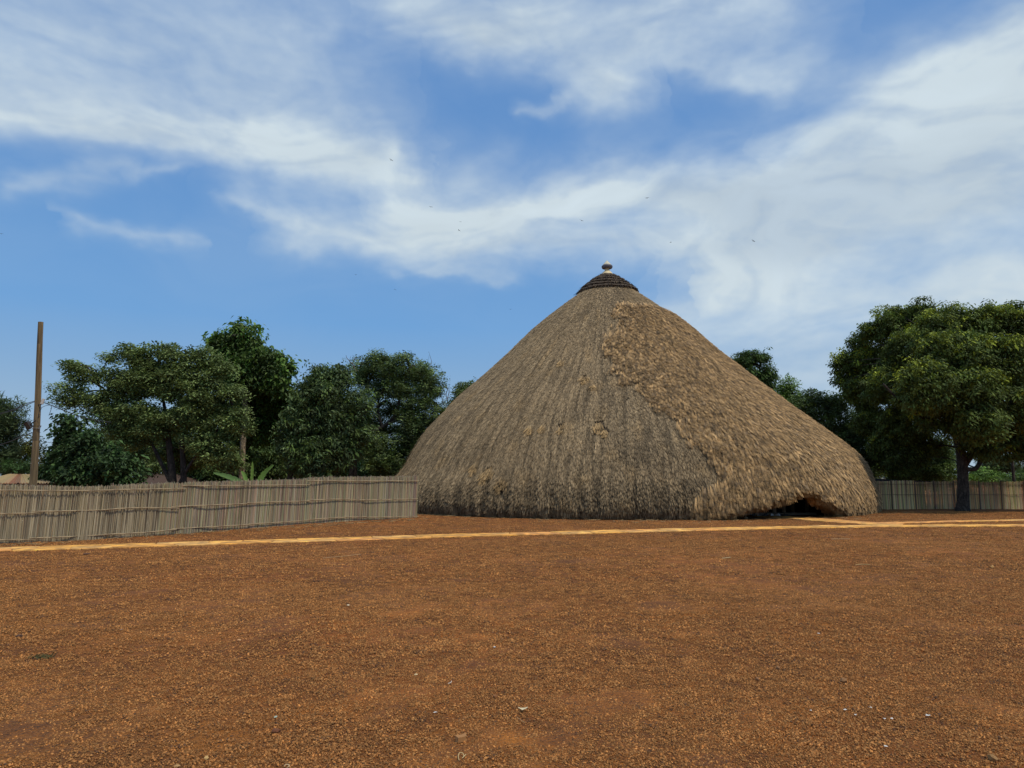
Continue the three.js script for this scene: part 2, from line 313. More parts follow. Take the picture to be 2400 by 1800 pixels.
// where the newer, golden layer lies: to the right of a wandering edge, below the collar
const EDGE_H = [0.2, 1.35, 1.36, 1.88, 2.8, 3.77, 4.2, 5.4, 6.6, 7.3, 8.6, 11.4], EDGE_T = [12.8, 14.8, 16.4, 18.0, 16.8, 16.7, 15.4, 8.7, 2.8, 0.8, 0.6, 8.0];
function fresh(th, h) {
  let k = 0; while (k < EDGE_H.length - 2 && h > EDGE_H[k + 1]) k++;
  const e = lerp(EDGE_T[k], EDGE_T[k + 1], clamp((h - EDGE_H[k]) / (EDGE_H[k + 1] - EDGE_H[k]))), d = (th / RAD - e) * RAD * curveR(h) + 0.9 * N3(th * 9, h * 1.1, 5.5) + 0.5 * N3(th * 30, h * 3, 6.5);
  return d > 0 && th < 150 * RAD && h < 11.5 - 0.3 * Math.abs(N3(th * 6, 2, 2)) ? d : 0;
}
const hutP = (th, h, off = 0) => { const r = hutR(th, h) + off; return V(Math.sin(th) * r, h, Math.cos(th) * r); };
const hut = thing('thatched_hut', 'huge dome-shaped thatched hut with low doorway and knobbed finial', 'hut', [HUT.x, 0, HUT.z], HUT_TURN);
{
  const nT = 360, nH = 70, B = new Build();
  for (const inside of [0, 1]) {
    const base = B.p.length / 3;
    for (let j = 0; j <= nH; j++) for (let i = 0; i <= nT; i++) {
      const th = (i / nT) * Math.PI * 2 - Math.PI, e = eave(th) + 0.08, h = lerp(e, 14.3, Math.pow(j / nH, 1.15)), p = hutP(th, h, inside ? 0 : -0.05);
      if (inside) { const s = Math.max(0, 1 - 0.55 / Math.max(0.56, Math.hypot(p.x, p.z))); p.x *= s; p.z *= s; p.y -= 0.12 * (h > 2 ? 1 : 0); }
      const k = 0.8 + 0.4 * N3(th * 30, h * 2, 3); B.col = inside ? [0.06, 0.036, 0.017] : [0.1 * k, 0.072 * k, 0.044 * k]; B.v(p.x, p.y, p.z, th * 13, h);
    }
    for (let j = 0; j < nH; j++) for (let i = 0; i < nT; i++) { const a = base + j * (nT + 1) + i, b = a + nT + 1; B.i.push(a, a + 1, b, a + 1, b + 1, b); }
  }
  const row = (nH + 1) * (nT + 1); for (let i = 0; i < nT; i++) B.i.push(i, i + 1, row + i, i + 1, row + i + 1, row + i);    // the thickness of the eave
  mesh('roof', B.geo(true), std({ vertexColors: true, roughness: 1 }), hut);

  // one tuft of grass stems: a ridged, tapering blade along +y, rising towards its tip
  const tuft = (bend, split) => {
    const T = new Build(), rows = [0, 0.45, 0.8, 1];
    const blade = (x0, lean, w) => { let prev = null; for (const t of rows) { const half = w * (t < 0.8 ? 0.5 : t < 1 ? 0.36 : 0.08), x = x0 + lean * t, z = bend * t * t, k = [T.v(x - half, t, z), T.v(x, t, z + w * 0.35), T.v(x + half, t, z)]; if (prev) for (let s = 0; s < 2; s++) T.i.push(prev[s], prev[s + 1], k[s], prev[s + 1], k[s + 1], k[s]); prev = k; } };
    for (const b of split) blade(...b); return T.geo();
  };
  const M4 = new THREE.Matrix4(), X = V(), Y = V(), Z = V();
  const frame = (th, h, off, len, wid, yaw, tilt) => {
    const e = 0.12, p = hutP(th, h, off), lo = hutP(th, h - e, off), hi = hutP(th, h + e, off);
    Y.subVectors(lo, hi).normalize(); X.set(Math.cos(th), 0, -Math.sin(th)); Z.crossVectors(X, Y).normalize(); if (Z.x * Math.sin(th) + Z.z * Math.cos(th) < 0) Z.negate();
    const c = Math.cos(yaw), s = Math.sin(yaw), ny = Y.clone().multiplyScalar(c).addScaledVector(X, s), nx = X.clone().multiplyScalar(c).addScaledVector(Y, -s);
    const ct = Math.cos(tilt), st = Math.sin(tilt), ty = ny.clone().multiplyScalar(ct).addScaledVector(Z, st), tz = Z.clone().multiplyScalar(ct).addScaledVector(ny, -st);
    return new THREE.Matrix4().makeBasis(nx.multiplyScalar(wid), ty.multiplyScalar(len), tz.multiplyScalar(wid)).setPosition(p);
  };
  const r = mulberry(404), old = [], neu = [], fr = [];
  const slope = (h) => Math.hypot(1, (curveR(h + 0.05) - curveR(h - 0.05)) / 0.1);
  // heights spread so that the tufts are even over the surface
  const cum = [0]; for (let i = 1; i <= 280; i++) { const h = i * 0.05; cum.push(cum[i - 1] + curveR(h) * slope(h) * 0.05); }
  const pickH = () => { const t = r() * cum[266]; let a = 0, b = 266; while (b - a > 1) { const m = (a + b) >> 1; cum[m] <= t ? (a = m) : (b = m); } return a * 0.05 + r() * 0.05; };
  const PATCH = [[-2.5, 3.87, 0.4], [-1.0, 3.6, 0.28], [-2.2, 4.1, 0.25], [-25, 1.79, 0.55], [-7.5, 6.39, 0.36], [-10.7, 3.9, 0.3], [-15, 3.9, 0.25], [-18.2, 3.84, 0.3], [-17.7, 7.47, 0.3], [-4.5, 5.9, 0.22], [-21, 1.4, 0.5], [-29, 2.1, 0.35]];
  const GASH = [[-2.3, 4.06, 0.24, 0.07, 0.15], [-0.9, 3.72, 0.15, 0.09, -0.3], [-3.2, 3.5, 0.1, 0.06, 0.2], [-25.3, 2.06, 0.26, 0.06, 0.7], [-11, 3.98, 0.14, 0.05, 0], [-7.6, 6.5, 0.1, 0.06, 0.3], [-20.5, 1.0, 0.12, 0.1, 0.2], [4.6, 5.2, 0.1, 0.05, 0.4]];
  for (let n = 0; n < 520000; n++) {
    const th = (r() * 2 - 1) * 122 * RAD, h = pickH(); if (h > 13.3 || h < eave(th) + 0.05) continue;
    const f = fresh(th, h), tone = 1 + 0.22 * fbm(th * 7, h * 0.5, 3.3, 3), groove = N3(th * 46, h * 0.5, 8);
    if (f > 0) {
      if (r() < 0.3 || (f < 0.9 && r() > 0.25 + f * 0.85)) continue;
      const k = tone * (0.42 + r() * 1.05) * (0.85 + 0.5 * N3(th * 85, h * 1.6, 2)), grey = r() < 0.3, len = 0.42 + r() * 0.36;
      const hh = Math.min(13.2, Math.max(h + len * 0.3, eave(th) + len * (0.62 + 0.25 * r()))), lift = 0.01 + Math.min(0.1, f * 0.12) * r();
      neu.push([frame(th, hh, lift, len, 0.024 + r() * 0.022, (r() - 0.5) * 0.4 + 0.16 * N3(th * 9, h * 1.5, 1) - 0.46 * Math.sin(1.6 * clamp(th, 0, 1.95)), 0.04 + r() * 0.16 + 0.2 * sstep(2.4, 0.7, h)), grey ? [0.25 * k, 0.176 * k, 0.1 * k] : [0.455 * k, 0.302 * k, 0.144 * k]]);
    } else {
      let worn = 0; for (const [a, b, s] of PATCH) { const dx = (th / RAD - a) * RAD * curveR(h), dy = (h - b) * 1.3, q = Math.hypot(dx * 1.25, dy) / s + 0.45 * N3(dx * 5, dy * 5, a); if (q < 1) worn = Math.max(worn, 1 - q); }
      if (GASH.some(([a, b, w, t, sl]) => { const dx = (th / RAD - a) * RAD * curveR(h), dy = h - b - dx * sl + 0.05 * N3(dx * 6, 2, a); return Math.abs(dx) < w && dy > -t && dy < t + 0.14; })) continue;
      if (r() < 0.12 || (worn > 0.6 && r() < 0.7)) continue;
      const k = tone * (0.5 + r() * 0.9) * (groove < -0.12 ? 0.68 : 1) * (0.92 + 0.42 * N3(th * 110, h * 0.45, 5)), len = 0.2 + r() * 0.28, warm = worn > 0 ? sstep(0, 0.5, worn) : sstep(0.1, 0.5, fbm(th * 12, h * 0.9, 14, 2)) * 0.35;
      old.push([frame(th, Math.min(13.2, Math.max(h + len * 0.4, eave(th) + len * 0.7)), -0.02 + groove * 0.05 + worn * r() * 0.05, len, 0.022 + r() * 0.02, (r() - 0.5) * (0.34 + worn * 0.6), 0.02 + r() * 0.1 + worn * 0.12 + 0.3 * sstep(2.4, 0.7, h)), [lerp(0.258, 0.37, warm) * k, lerp(0.193, 0.25, warm) * k, lerp(0.112, 0.116, warm) * k]]);
    }
  }
  // hanging fringe along the eave
  for (let n = 0; n < 26000; n++) {
    const th = n < 15000 ? (r() * 2 - 1) * 122 * RAD : n < 21000 ? DOOR + (-21 + r() * 35) * RAD : DOOR + (4 + r() * 10) * RAD, e = eave(th), d = wrapA(th - DOOR) / RAD, door = d > -20 && d < 13, f = fresh(th, Math.max(0.25, e)) > 0, k = 0.55 + r() * 0.75, len = ((door ? 0.3 : 0.22) + r() * (f ? 0.42 : 0.26)) * (1 + 0.9 * N3(th * 55, 1, 1));
    const in_ = door ? r() * 0.62 - 0.06 : r() * 0.25, top = e + len * ((door ? 0.5 : 0.55) + r() * 0.5);
    const m = frame(th, Math.max(0.12, top), -in_ - 0.02, len, 0.05 + r() * 0.04, (r() - 0.5) * 0.5, door ? (r() - 0.35) * 0.28 : 0.05 + r() * 0.34);
    const under = door && in_ > 0.16;
    fr.push([m, under ? [0.34 * k, 0.18 * k, 0.062 * k] : f ? [0.36 * k, 0.225 * k, 0.095 * k] : [0.27 * k, 0.195 * k, 0.11 * k]]);
  }
  const one = tuft(0.05, [[0, 0, 1], [0.3, 0.5, 0.6]]), two = tuft(0.16, [[0, 0.1, 0.75], [-0.5, -0.5, 0.55], [0.5, 0.7, 0.5]]), gm = std({ roughness: 0.95 });
  Object.assign(instanced('old_thatch', one, gm, old, hut).userData, { label: 'weathered grey-brown thatch' });
  Object.assign(instanced('new_thatch', two, gm, neu, hut).userData, { label: 'fresh golden thatch laid over the right side' });
  instanced('eave_fringe', two, gm, fr, hut);

  // dark rings of twisted grass round the peak
  const ringTop = [13.24, 13.47, 13.7, 13.92, 14.12, 14.27], ringR = [1.68, 1.45, 1.19, 0.91, 0.62, 0.36];
  ringTop.forEach((y, k) => {
    const q = mulberry(900 + k), R = new Build(), n = 96, m = 10, ty = k ? 0 : 0;
    for (let i = 0; i <= n; i++) for (let j = 0; j <= m; j++) {
      const a = (i / n) * Math.PI * 2, b = (j / m) * Math.PI * 2, lump = 1 + 0.26 * N3(Math.cos(a) * 4, Math.sin(a) * 4, k * 3) + 0.1 * Math.sin(a * (34 - k * 3) + b * 2), rr = ringR[k] - 0.0 + Math.cos(b) * 0.18 * lump, yy = y - 0.1 + Math.sin(b) * 0.098 * lump + 0.04 * N3(Math.cos(a) * 2, Math.sin(a) * 2, k) - Math.sin(a) * 0.03;
      const c = 0.6 + 0.8 * q(); R.col = [0.085 * c, 0.064 * c, 0.045 * c]; R.v(Math.cos(a) * rr, yy, Math.sin(a) * rr);
    }
    for (let i = 0; i < n; i++) for (let j = 0; j < m; j++) { const a = i * (m + 1) + j, b = a + m + 1; R.i.push(a, a + 1, b, a + 1, b + 1, b); }
    const ring = mesh('grass_ring', R.geo(true), std({ vertexColors: true, roughness: 1 }), hut);
    const st = []; for (let i = 0; i < 90 * (0.35 + ringR[k]); i++) {
      const a = r() * 6.283, rr = ringR[k] + 0.16 + r() * 0.05, yy = y - 0.02 - r() * 0.18, down = -0.5 - r(), Yv = V(Math.sin(a) * 0.5 + (r() - 0.5) * 1.6, down, Math.cos(a) * 0.5 + (r() - 0.5) * 1.6).normalize(), Xv = V(Math.cos(a), 0, -Math.sin(a)), Zv = V().crossVectors(Xv, Yv).normalize(); Xv.crossVectors(Yv, Zv);
      const len = 0.1 + r() * 0.2, w = 0.02 + r() * 0.025, c = 0.5 + r() * 1.1;
      st.push([new THREE.Matrix4().makeBasis(Xv.multiplyScalar(w), Yv.multiplyScalar(len), Zv.multiplyScalar(w)).setPosition(Math.sin(a) * rr, yy, Math.cos(a) * rr), r() < 0.2 ? [0.15 * c, 0.11 * c, 0.065 * c] : [0.06 * c, 0.046 * c, 0.034 * c]]);
    }
    instanced('straw', one, gm, st, ring);
  });
  { // the dark core under the rings
    const c = [[0, 14.28], [0.36, 14.18], [0.6, 14.0], [0.88, 13.8], [1.15, 13.58], [1.41, 13.35], [1.66, 13.14], [1.7, 13.0]].map(([x, y]) => new THREE.Vector2(x, y - 0.06)); mesh('peak_cap', new THREE.LatheGeometry(c, 48), flat(0.03, 0.023, 0.017), hut); }
  // finial
  const fin = new THREE.Group(); fin.name = 'finial'; fin.position.y = 14.34; hut.add(fin);
  const lathe = (pts) => toCreasedNormals(new THREE.LatheGeometry(pts.map(([a, b]) => new THREE.Vector2(a, b)), 36), 0.6);
  mesh('neck', lathe([[0.36, -0.12], [0.3, 0.02], [0.2, 0.12], [0.145, 0.19], [0.135, 0.25], [0.135, 0.31], [0.12, 0.32]]), std({ color: new THREE.Color().setRGB(0.7, 0.58, 0.34), roughness: 0.6 }), fin);
  mesh('collar', lathe([[0.1, 0.27], [0.2, 0.275], [0.305, 0.31], [0.34, 0.37], [0.345, 0.44], [0.32, 0.48], [0.26, 0.5], [0.05, 0.5]]), std({ color: new THREE.Color().setRGB(0.12, 0.12, 0.15), roughness: 0.55 }), fin);
  mesh('cone', lathe([[0.262, 0.502], [0.268, 0.53], [0.235, 0.575], [0.02, 0.815], [0.0, 0.82]]), std({ color: new THREE.Color().setRGB(0.58, 0.55, 0.42), roughness: 0.6 }), fin);

  // doorway: threshold, posts, inner screen and floor in the dark
  const doorP = (deg, rad, y) => V(Math.sin(DOOR + deg * RAD) * rad, y, Math.cos(DOOR + deg * RAD) * rad);
  const toHut = (p) => p.sub(HUT).applyAxisAngle(V(0, 1, 0), -HUT_TURN);
  { // a low step of beaten earth across the doorway
    const a = toHut(onGround(1700, 1209)), b = toHut(onGround(1915, 1206)), d = b.clone().sub(a).normalize(), nrm = V(-d.z, 0, d.x).multiplyScalar(-1), B2 = new Build(), n = 24; let prev = null;
    for (let i = 0; i <= n; i++) { const p = a.clone().lerp(b, i / n), row = [[0, -0.05], [0, 0.075 + 0.008 * N3(i * 0.8, 1, 1)], [0.03, 0.1 + 0.008 * N3(i * 0.7, 2, 1)], [0.55, 0.1], [0.55, -0.05]].map(([k, y]) => B2.v(p.x + nrm.x * k, y, p.z + nrm.z * k)); if (prev) for (let k = 0; k + 1 < row.length; k++) B2.i.push(prev[k], row[k], prev[k + 1], row[k], row[k + 1], prev[k + 1]); prev = row; }
    mesh('threshold', toCreasedNormals(B2.geo(), 0.5), flat(0.3, 0.25, 0.19), hut);
  }
  for (const [px, py, R] of [[1815, 1206.6, 0.1], [1838, 1205.6, 0.095], [1858, 1202, 0.1], [1730, 1206.8, 0.1], [1770, 1203, 0.09], [1892, 1201, 0.1]]) {
    const post = new Build(), a = toHut(onGround(px, py)); post.tube([V(a.x, -0.05, a.z), V(a.x, 0.8, a.z), V(a.x * 0.995, 1.9, a.z * 0.995)], [R * 1.05, R, R * 0.95], 12); mesh('door_post', post.geo(), flat(0.36, 0.28, 0.18), hut);
  }
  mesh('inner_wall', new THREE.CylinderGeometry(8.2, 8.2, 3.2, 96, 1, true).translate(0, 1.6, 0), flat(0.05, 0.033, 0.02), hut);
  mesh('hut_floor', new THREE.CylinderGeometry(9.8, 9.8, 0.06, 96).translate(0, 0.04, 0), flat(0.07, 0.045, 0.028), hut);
}

{ // straw and stalks shed round the foot of the hut and the fence
  const r = mulberry(6060), items = [], stalk = new Build().tube([V(0, 0, 0), V(0.02, 0.5, 0.03), V(-0.02, 1, 0)], [0.012, 0.012, 0.006], 4).geo(), M = new THREE.Matrix4(), E = new THREE.Euler(), Q = new THREE.Quaternion();
  for (let n = 0; n < 900; n++) {
    let x, z;
    if (n < 640) { const th = (r() * 2 - 1) * 1.7 + HUT_TURN, d = 13.35 + Math.pow(r(), 2.5) * 2.4; x = HUT.x + Math.sin(th) * d; z = HUT.z + Math.cos(th) * d; } else { const a = onGround(0, 1276), b = onGround(970, 1216), t = r() * 1.1 - 0.1; x = lerp(a.x, b.x, t) + r() * r() * 1.2 + 0.05; z = lerp(a.z, b.z, t) + r() * r() * 1.0; }
    const l = 0.08 + r() * 0.3, k = 0.5 + r(); E.set(Math.PI / 2 + (r() - 0.5) * 0.25, r() * 6.283, 0, 'YXZ'); Q.setFromEuler(E);
    items.push([new THREE.Matrix4().compose(V(x, 0.015 + r() * 0.015, z), Q, V(0.6, l, 0.6)), [0.34 * k, 0.235 * k, 0.115 * k]]);
  }
  instanced('straw_litter', stalk, std({ roughness: 0.95 }), items).userData.label = 'bits of fallen straw on the ground along the hut and the fence';
}

// ---------------------------------------------------------------- reed fences
const reedGeo = [0, 1, 2, 3, 4, 5].map((k) => {
  const q = mulberry(60 + k), B = new Build(), pts = [], rad = []; let x = 0, z = 0;
  for (let s = 0; s <= 4; s++) { pts.push(V(x, s / 4, z)); rad.push(0.01 * (1 - 0.22 * (s / 4) + (q() - 0.5) * 0.15)); x += (q() - 0.5) * 0.011; z += (q() - 0.5) * 0.006; }
  return B.tube(pts, rad, 5).geo().scale(100, 1, 100);
});
const REED = [[0.330, 0.277, 0.184], [0.402, 0.338, 0.218], [0.258, 0.212, 0.139], [0.485, 0.414, 0.273], [0.186, 0.153, 0.104], [0.341, 0.294, 0.198], [0.382, 0.310, 0.184], [0.289, 0.250, 0.174]];
const reedMats = REED.map((c) => flat(...c, 0.85));
const railMat = flat(0.4, 0.31, 0.19, 0.8);
{
  const r = mulberry(818), fence = thing('reed_fence', 'tall grey-brown reed fence with lashed rails left of the hut', 'fence');
  // foot of the fence, surveyed along its length, with the height of its top and rails above the foot
  const ST = [[-300, 1289, 1135], [0, 1273, 1135.5], [189, 1266, 1140], [310, 1258, 1134], [432, 1250.5, 1130], [500, 1245, 1127.5], [695, 1229.5, 1123], [728, 1227, 1118], [858, 1219, 1116.5], [978, 1212.5, 1115]].map(([x, yb, yt]) => { const b = onGround(x, yb); return { b, top: at(x, yt, -b.z).y }; });
  const cum = [0]; for (let i = 1; i < ST.length; i++) cum.push(cum[i - 1] + ST[i].b.distanceTo(ST[i - 1].b));
  const L = cum[cum.length - 1], where = (s) => { let k = 0; while (k < ST.length - 2 && s > cum[k + 1]) k++; const t = (s - cum[k]) / (cum[k + 1] - cum[k]); return { p: ST[k].b.clone().lerp(ST[k + 1].b, t), top: lerp(ST[k].top, ST[k + 1].top, t), d: ST[k + 1].b.clone().sub(ST[k].b).normalize() }; };
  const face = (d) => V(-d.z, 0, d.x).multiplyScalar(-d.z * 0 + 1);           // towards the yard
  const list = []; let s = 0;
  const start = cum[1] - 0.5;
  while (s < L) {
    for (let layer = 0; layer < 3; layer++) {
      if (layer === 2 && r() < 0.1) continue;
      const w = where(Math.min(L, s + (r() - 0.5) * 0.02)), n = face(w.d), off = [0.03, 0, -0.035][layer] + (r() - 0.5) * 0.016, lean = -0.04 + 0.04 * N3(s * 0.35, 3, 3) + (r() - 0.5) * 0.022 + (r() < 0.02 ? (r() - 0.5) * 0.2 : 0);
      const rad = 0.0082 + r() * 0.0052, h = w.top * (0.965 + r() * 0.04) + (r() < 0.1 ? r() * 0.06 : 0) + 0.02 * N3(s * 2.2, 1, 1), yaw = r() * 6;
      const up = V(w.d.x * -lean, 1, w.d.z * -lean), a = V(Math.cos(yaw), 0, Math.sin(yaw)), c = V().crossVectors(a, up).normalize();
      const p = w.p.clone().addScaledVector(n, off).addScaledVector(w.d, lean * h * 0.5); p.y = -0.03;
      list.push({ m: new THREE.Matrix4().makeBasis(a.multiplyScalar(rad), up.clone().multiplyScalar(h + 0.03), c.multiplyScalar(rad)).setPosition(p), s, layer, k: (r() * 6) | 0, c: clamp(((r() * 0.75 + 0.25 * (0.5 + N3(s * 1.7, 9, 4))) * 8) | 0, 0, 7) });
    }
    s += 0.0135 + r() * 0.0025;
  }
  const singles = list.filter((q) => q.layer === 0 && q.s > start).slice(0, 298), chosen = new Set(singles), rest = [[], [], [], [], [], []];
  for (const q of singles) { const m = mesh('reed', reedGeo[q.k], reedMats[q.c], fence); m.matrixAutoUpdate = false; m.matrix.copy(q.m); m.matrix.decompose(m.position, m.quaternion, m.scale); m.matrixAutoUpdate = true; }
  for (const q of list) if (!chosen.has(q)) rest[q.k].push([q.m, REED[q.c].map((v) => v * (0.85 + r() * 0.3) * (q.layer === 2 ? 0.95 : 1))]);
  rest.forEach((l, k) => instanced('reeds', reedGeo[k], std({ roughness: 0.85 }), l, fence));
  // rails: bundles of two or three thin canes, each with its own sag, overlapping at the ends
  const rails = [[[-300, 1150], [0, 1149], [92, 1149.5], [189, 1149.8], [262, 1148.5]], [[258, 1147.5], [340, 1146.5], [432, 1144.5]], [[425, 1138], [500, 1138], [600, 1137.4], [722, 1136]], [[717, 1126.8], [780, 1126.3], [860, 1127.4]], [[752, 1127.2], [880, 1127.2], [978, 1126.6]],
    [[-300, 1205], [0, 1203.5], [93, 1202]], [[78, 1198.5], [170, 1197], [256, 1194.6]], [[246, 1194], [300, 1190.5], [336, 1189.8], [417, 1191]], [[399, 1187.8], [470, 1184.5], [582, 1180]], [[575, 1178.6], [650, 1176], [724, 1174]], [[716, 1172.6], [790, 1169.8], [852, 1171.6]], [[846, 1172], [910, 1170.5], [976, 1169]],
    [[-300, 1275], [0, 1265], [84, 1264]], [[70, 1261], [160, 1257.5], [262, 1252.2]], [[240, 1252.4], [330, 1248], [410, 1240.6]], [[400, 1239.4], [500, 1234], [584, 1229]], [[578, 1228], [650, 1224], [726, 1218.5]], [[720, 1217.6], [800, 1212.4], [856, 1211.2]], [[848, 1212.4], [910, 1211.4], [978, 1210]]];
  for (const seg of rails) {
    const B = new Build(), pts = seg.map(([x, y]) => { const rr = ray(x, y); let best = null, bd = 1e9; for (let t = 0; t <= L; t += 0.05) { const w = where(t); const depth = -w.p.z, px = rr.x / -rr.z * depth; const e = Math.abs(px - w.p.x); if (e < bd) { bd = e; best = w; } } const n = face(best.d), q = at(x, y, -best.p.z); q.addScaledVector(n, 0.09); return q; });
    const c = new THREE.CatmullRomCurve3(pts), n = 14;
    for (const [dy, dz, rad] of [[0.007, 0, 0.0105], [-0.008, 0.004, 0.0095], [0.0, 0.012, 0.009]]) B.tube(c.getPoints(n).map((p, i) => p.clone().add(V(dz * 0.8, dy + 0.006 * Math.sin(i * 1.7 + dy * 500), dz * 0.6))), Array.from({ length: n + 1 }, (_, i) => rad * (1 - 0.25 * i / n)), 6);
    mesh('rail', B.geo(), railMat, fence);
  }
}
{
  const r = mulberry(828), fence = thing('panel_fence', 'low weathered reed panel fence behind the big tree right of the hut', 'fence');
  const joints = [1960, 2028, 2090, 2146, 2190, 2237, 2296, 2348, 2402, 2470], zz = 39.6;
  for (let k = 0; k + 1 < joints.length; k++) {
    const a = at(joints[k], 1190, zz + 0.02 * (k % 2)), b = at(joints[k + 1], 1190, zz + 0.02 * (k % 2)), tone = [1.6, 1.7, 2.0, 1.4, 1.5, 1.3, 1.5, 1.6, 1.4][k], items = [];
    for (let x = a.x; x < b.x; x += 0.021 + r() * 0.008) { const rad = 0.011 + r() * 0.006, h = 1.5 + (k % 3) * 0.03 - 0.02 * k * 0.2 + r() * 0.05, c = REED[(r() * 8) | 0], lean = (r() - 0.5) * 0.02; items.push([new THREE.Matrix4().makeBasis(V(rad, 0, 0), V(lean * h, h, 0), V(0, 0, rad)).setPosition(x, -0.03, -zz + (r() - 0.5) * 0.03), c.map((v, n) => v * tone * (0.8 + r() * 0.4) * [1.04, 0.97, 0.8][n])]); }
    instanced('reed_panel', reedGeo[k % 6], std({ roughness: 0.9 }), items, fence);
    const post = new Build(); post.tube([V(b.x, -0.05, -zz + 0.06), V(b.x + 0.01, 0.8, -zz + 0.06), V(b.x + 0.015, 1.56, -zz + 0.06)], [0.035, 0.032, 0.03], 7); mesh('post', post.geo(), flat(0.14, 0.11, 0.08), fence);
    for (const y of [0.78, 1.36]) { const B = new Build(); B.tube([V(a.x - 0.05, y + (r() - 0.5) * 0.04, -zz + 0.05), V((a.x + b.x) / 2, y, -zz + 0.05), V(b.x + 0.05, y + (r() - 0.5) * 0.04, -zz + 0.05)], 0.012, 6); mesh('rail', B.geo(), flat(0.13, 0.105, 0.08), fence); }
  }
}

// ---------------------------------------------------------------- pole, floodlight, bracket, wires
const POLE_Z = 20.6;
{
  const n = tileNoise(91), map = texture(256, 1, true, (u, v) => { let a = 0; for (let o = 0, p = 4, g = 0.5; o < 5; o++, p *= 2, g *= 0.62) a += (n(u * p * 6, v * p, p * 6) - 0.5) * g; const q = 1 + a * 1.0; return [112 * q, 95 * q, 68 * q]; });
  map.repeat.set(1.3, 0.35);
  const pole = thing('utility_pole', 'bare round wooden utility pole rising behind the left reed fence', 'pole');
  const foot = at(71, 1240, POLE_Z); foot.y = -0.1; const top = at(98.5, 755, POLE_Z), pts = [], rad = [];
  for (let i = 0; i <= 16; i++) { const t = i / 16; pts.push(foot.clone().lerp(top, t).add(V(0.03 * Math.sin(t * 5), 0, 0.02 * Math.sin(t * 7)))); rad.push(lerp(0.108, 0.07, t) * (1 + 0.03 * N3(t * 9, 2, 2))); }
  mesh('shaft', new Build().tube(pts, rad, 16).geo(), std({ map, roughness: 0.9 }), pole);
  const onPole = (y) => { const t = clamp((y - foot.y) / (top.y - foot.y)); return foot.clone().lerp(top, t); };
  for (const py of [1004, 1086]) { const c = onPole(at(75, py, POLE_Z).y), B = new Build(), pr = []; for (let i = 0; i <= 24; i++) { const a = i / 24 * 6.2832; pr.push(V(c.x + Math.cos(a) * 0.098, c.y, c.z + Math.sin(a) * 0.098)); } B.tube(pr, 0.008, 5, false); mesh('strap', B.geo(), flat(0.3, 0.27, 0.22, 0.5), pole); }
  const fl = thing('floodlight', 'square black floodlight clamped to the left side of the wooden pole', 'floodlight', at(67, 997, POLE_Z - 0.2).toArray(), -0.5);
  fl.rotation.set(0.35, -0.35, 0.42, 'YXZ');
  const black = flat(0.02, 0.02, 0.022, 0.5), B0 = [box(0.15, 0.2, 0.07), ...[-3, -2, -1, 0, 1, 2, 3].map((k) => box(0.008, 0.17, 0.03, k * 0.02, 0, -0.05))];
  mesh('housing', mergeGeometries(B0), black, fl);
  mesh('bezel', mergeGeometries([box(0.17, 0.018, 0.016, 0, 0.1, 0.043), box(0.17, 0.018, 0.016, 0, -0.1, 0.043), box(0.018, 0.182, 0.016, -0.076, 0, 0.043), box(0.018, 0.182, 0.016, 0.076, 0, 0.043)]), black, fl);
  mesh('lens', box(0.134, 0.182, 0.006, 0, 0, 0.0385), std({ color: new THREE.Color().setRGB(0.05, 0.055, 0.045), roughness: 0.3 }), fl);
  { const B = new Build(); B.tube([V(0.08, -0.02, 0), V(0.14, 0.0, -0.02), V(0.2, 0.03, -0.12)], 0.016, 6); mesh('bracket', B.geo(), black, fl); }
  const an = thing('antenna', 'small pale panel antenna tilted on the right side of the pole', 'antenna', at(100, 941, POLE_Z - 0.05).toArray()); an.rotation.z = -0.24; an.rotation.y = 0.3;
  mesh('panel', mergeGeometries([box(0.075, 0.17, 0.03), box(0.06, 0.15, 0.012, 0, 0, 0.021)]), flat(0.5, 0.48, 0.45, 0.5), an);
  { const B = new Build(); B.tube([V(0, -0.07, -0.01), V(-0.03, -0.11, -0.02), V(-0.09, -0.11, -0.04)], 0.014, 6); mesh('arm', B.geo(), flat(0.04, 0.04, 0.04, 0.5), an); }
  const sm = thing('junction_box', 'small grey bracket with loose wires right of the floodlight', 'bracket', at(93.5, 1001, POLE_Z - 0.05).toArray()); sm.rotation.z = -0.5;
  mesh('case', mergeGeometries([box(0.03, 0.1, 0.03), box(0.05, 0.012, 0.05, 0, -0.045, 0)]), flat(0.22, 0.22, 0.22, 0.6), sm);
  { const B = new Build(); B.tube([V(0, -0.03, 0), V(-0.03, -0.08, 0.02), V(-0.02, -0.14, 0.02), V(0.02, -0.12, 0.0), V(0.09, -0.13, 0), V(0.13, -0.12, 0.02)], 0.0045, 5); B.tube([V(0, 0.02, 0), V(-0.04, 0.03, 0), V(-0.08, 0.0, 0)], 0.006, 5); mesh('loose_wire', B.geo(), flat(0.05, 0.05, 0.05), sm); }
  const wire = (label, pts, rad) => { const c = new THREE.CatmullRomCurve3(pts); tag(mesh('wire', new Build().tube(c.getPoints(30), rad, 5).geo(), flat(0.03, 0.03, 0.035, 0.6)), label, 'wire'); };
  const A = onPole(at(85, 938, POLE_Z).y), A2 = onPole(at(75, 1012, POLE_Z).y);
  wire('upper black twin cable running from the pole off to the left', [A, at(55, 948, 22), at(33, 959, 24), at(-60, 985, 30)], 0.011);
  wire('second strand just under the upper cable left of the pole', [A.clone().add(V(0, -0.02, 0)), at(55, 951, 22), at(33, 961, 24), at(-60, 989, 30)], 0.009);
  wire('black cable dropping from the pole into the trees on the right', [A, at(120, 950, 21.5), at(155, 964, 22.5), at(205, 981, 24), at(260, 990, 26)], 0.014);
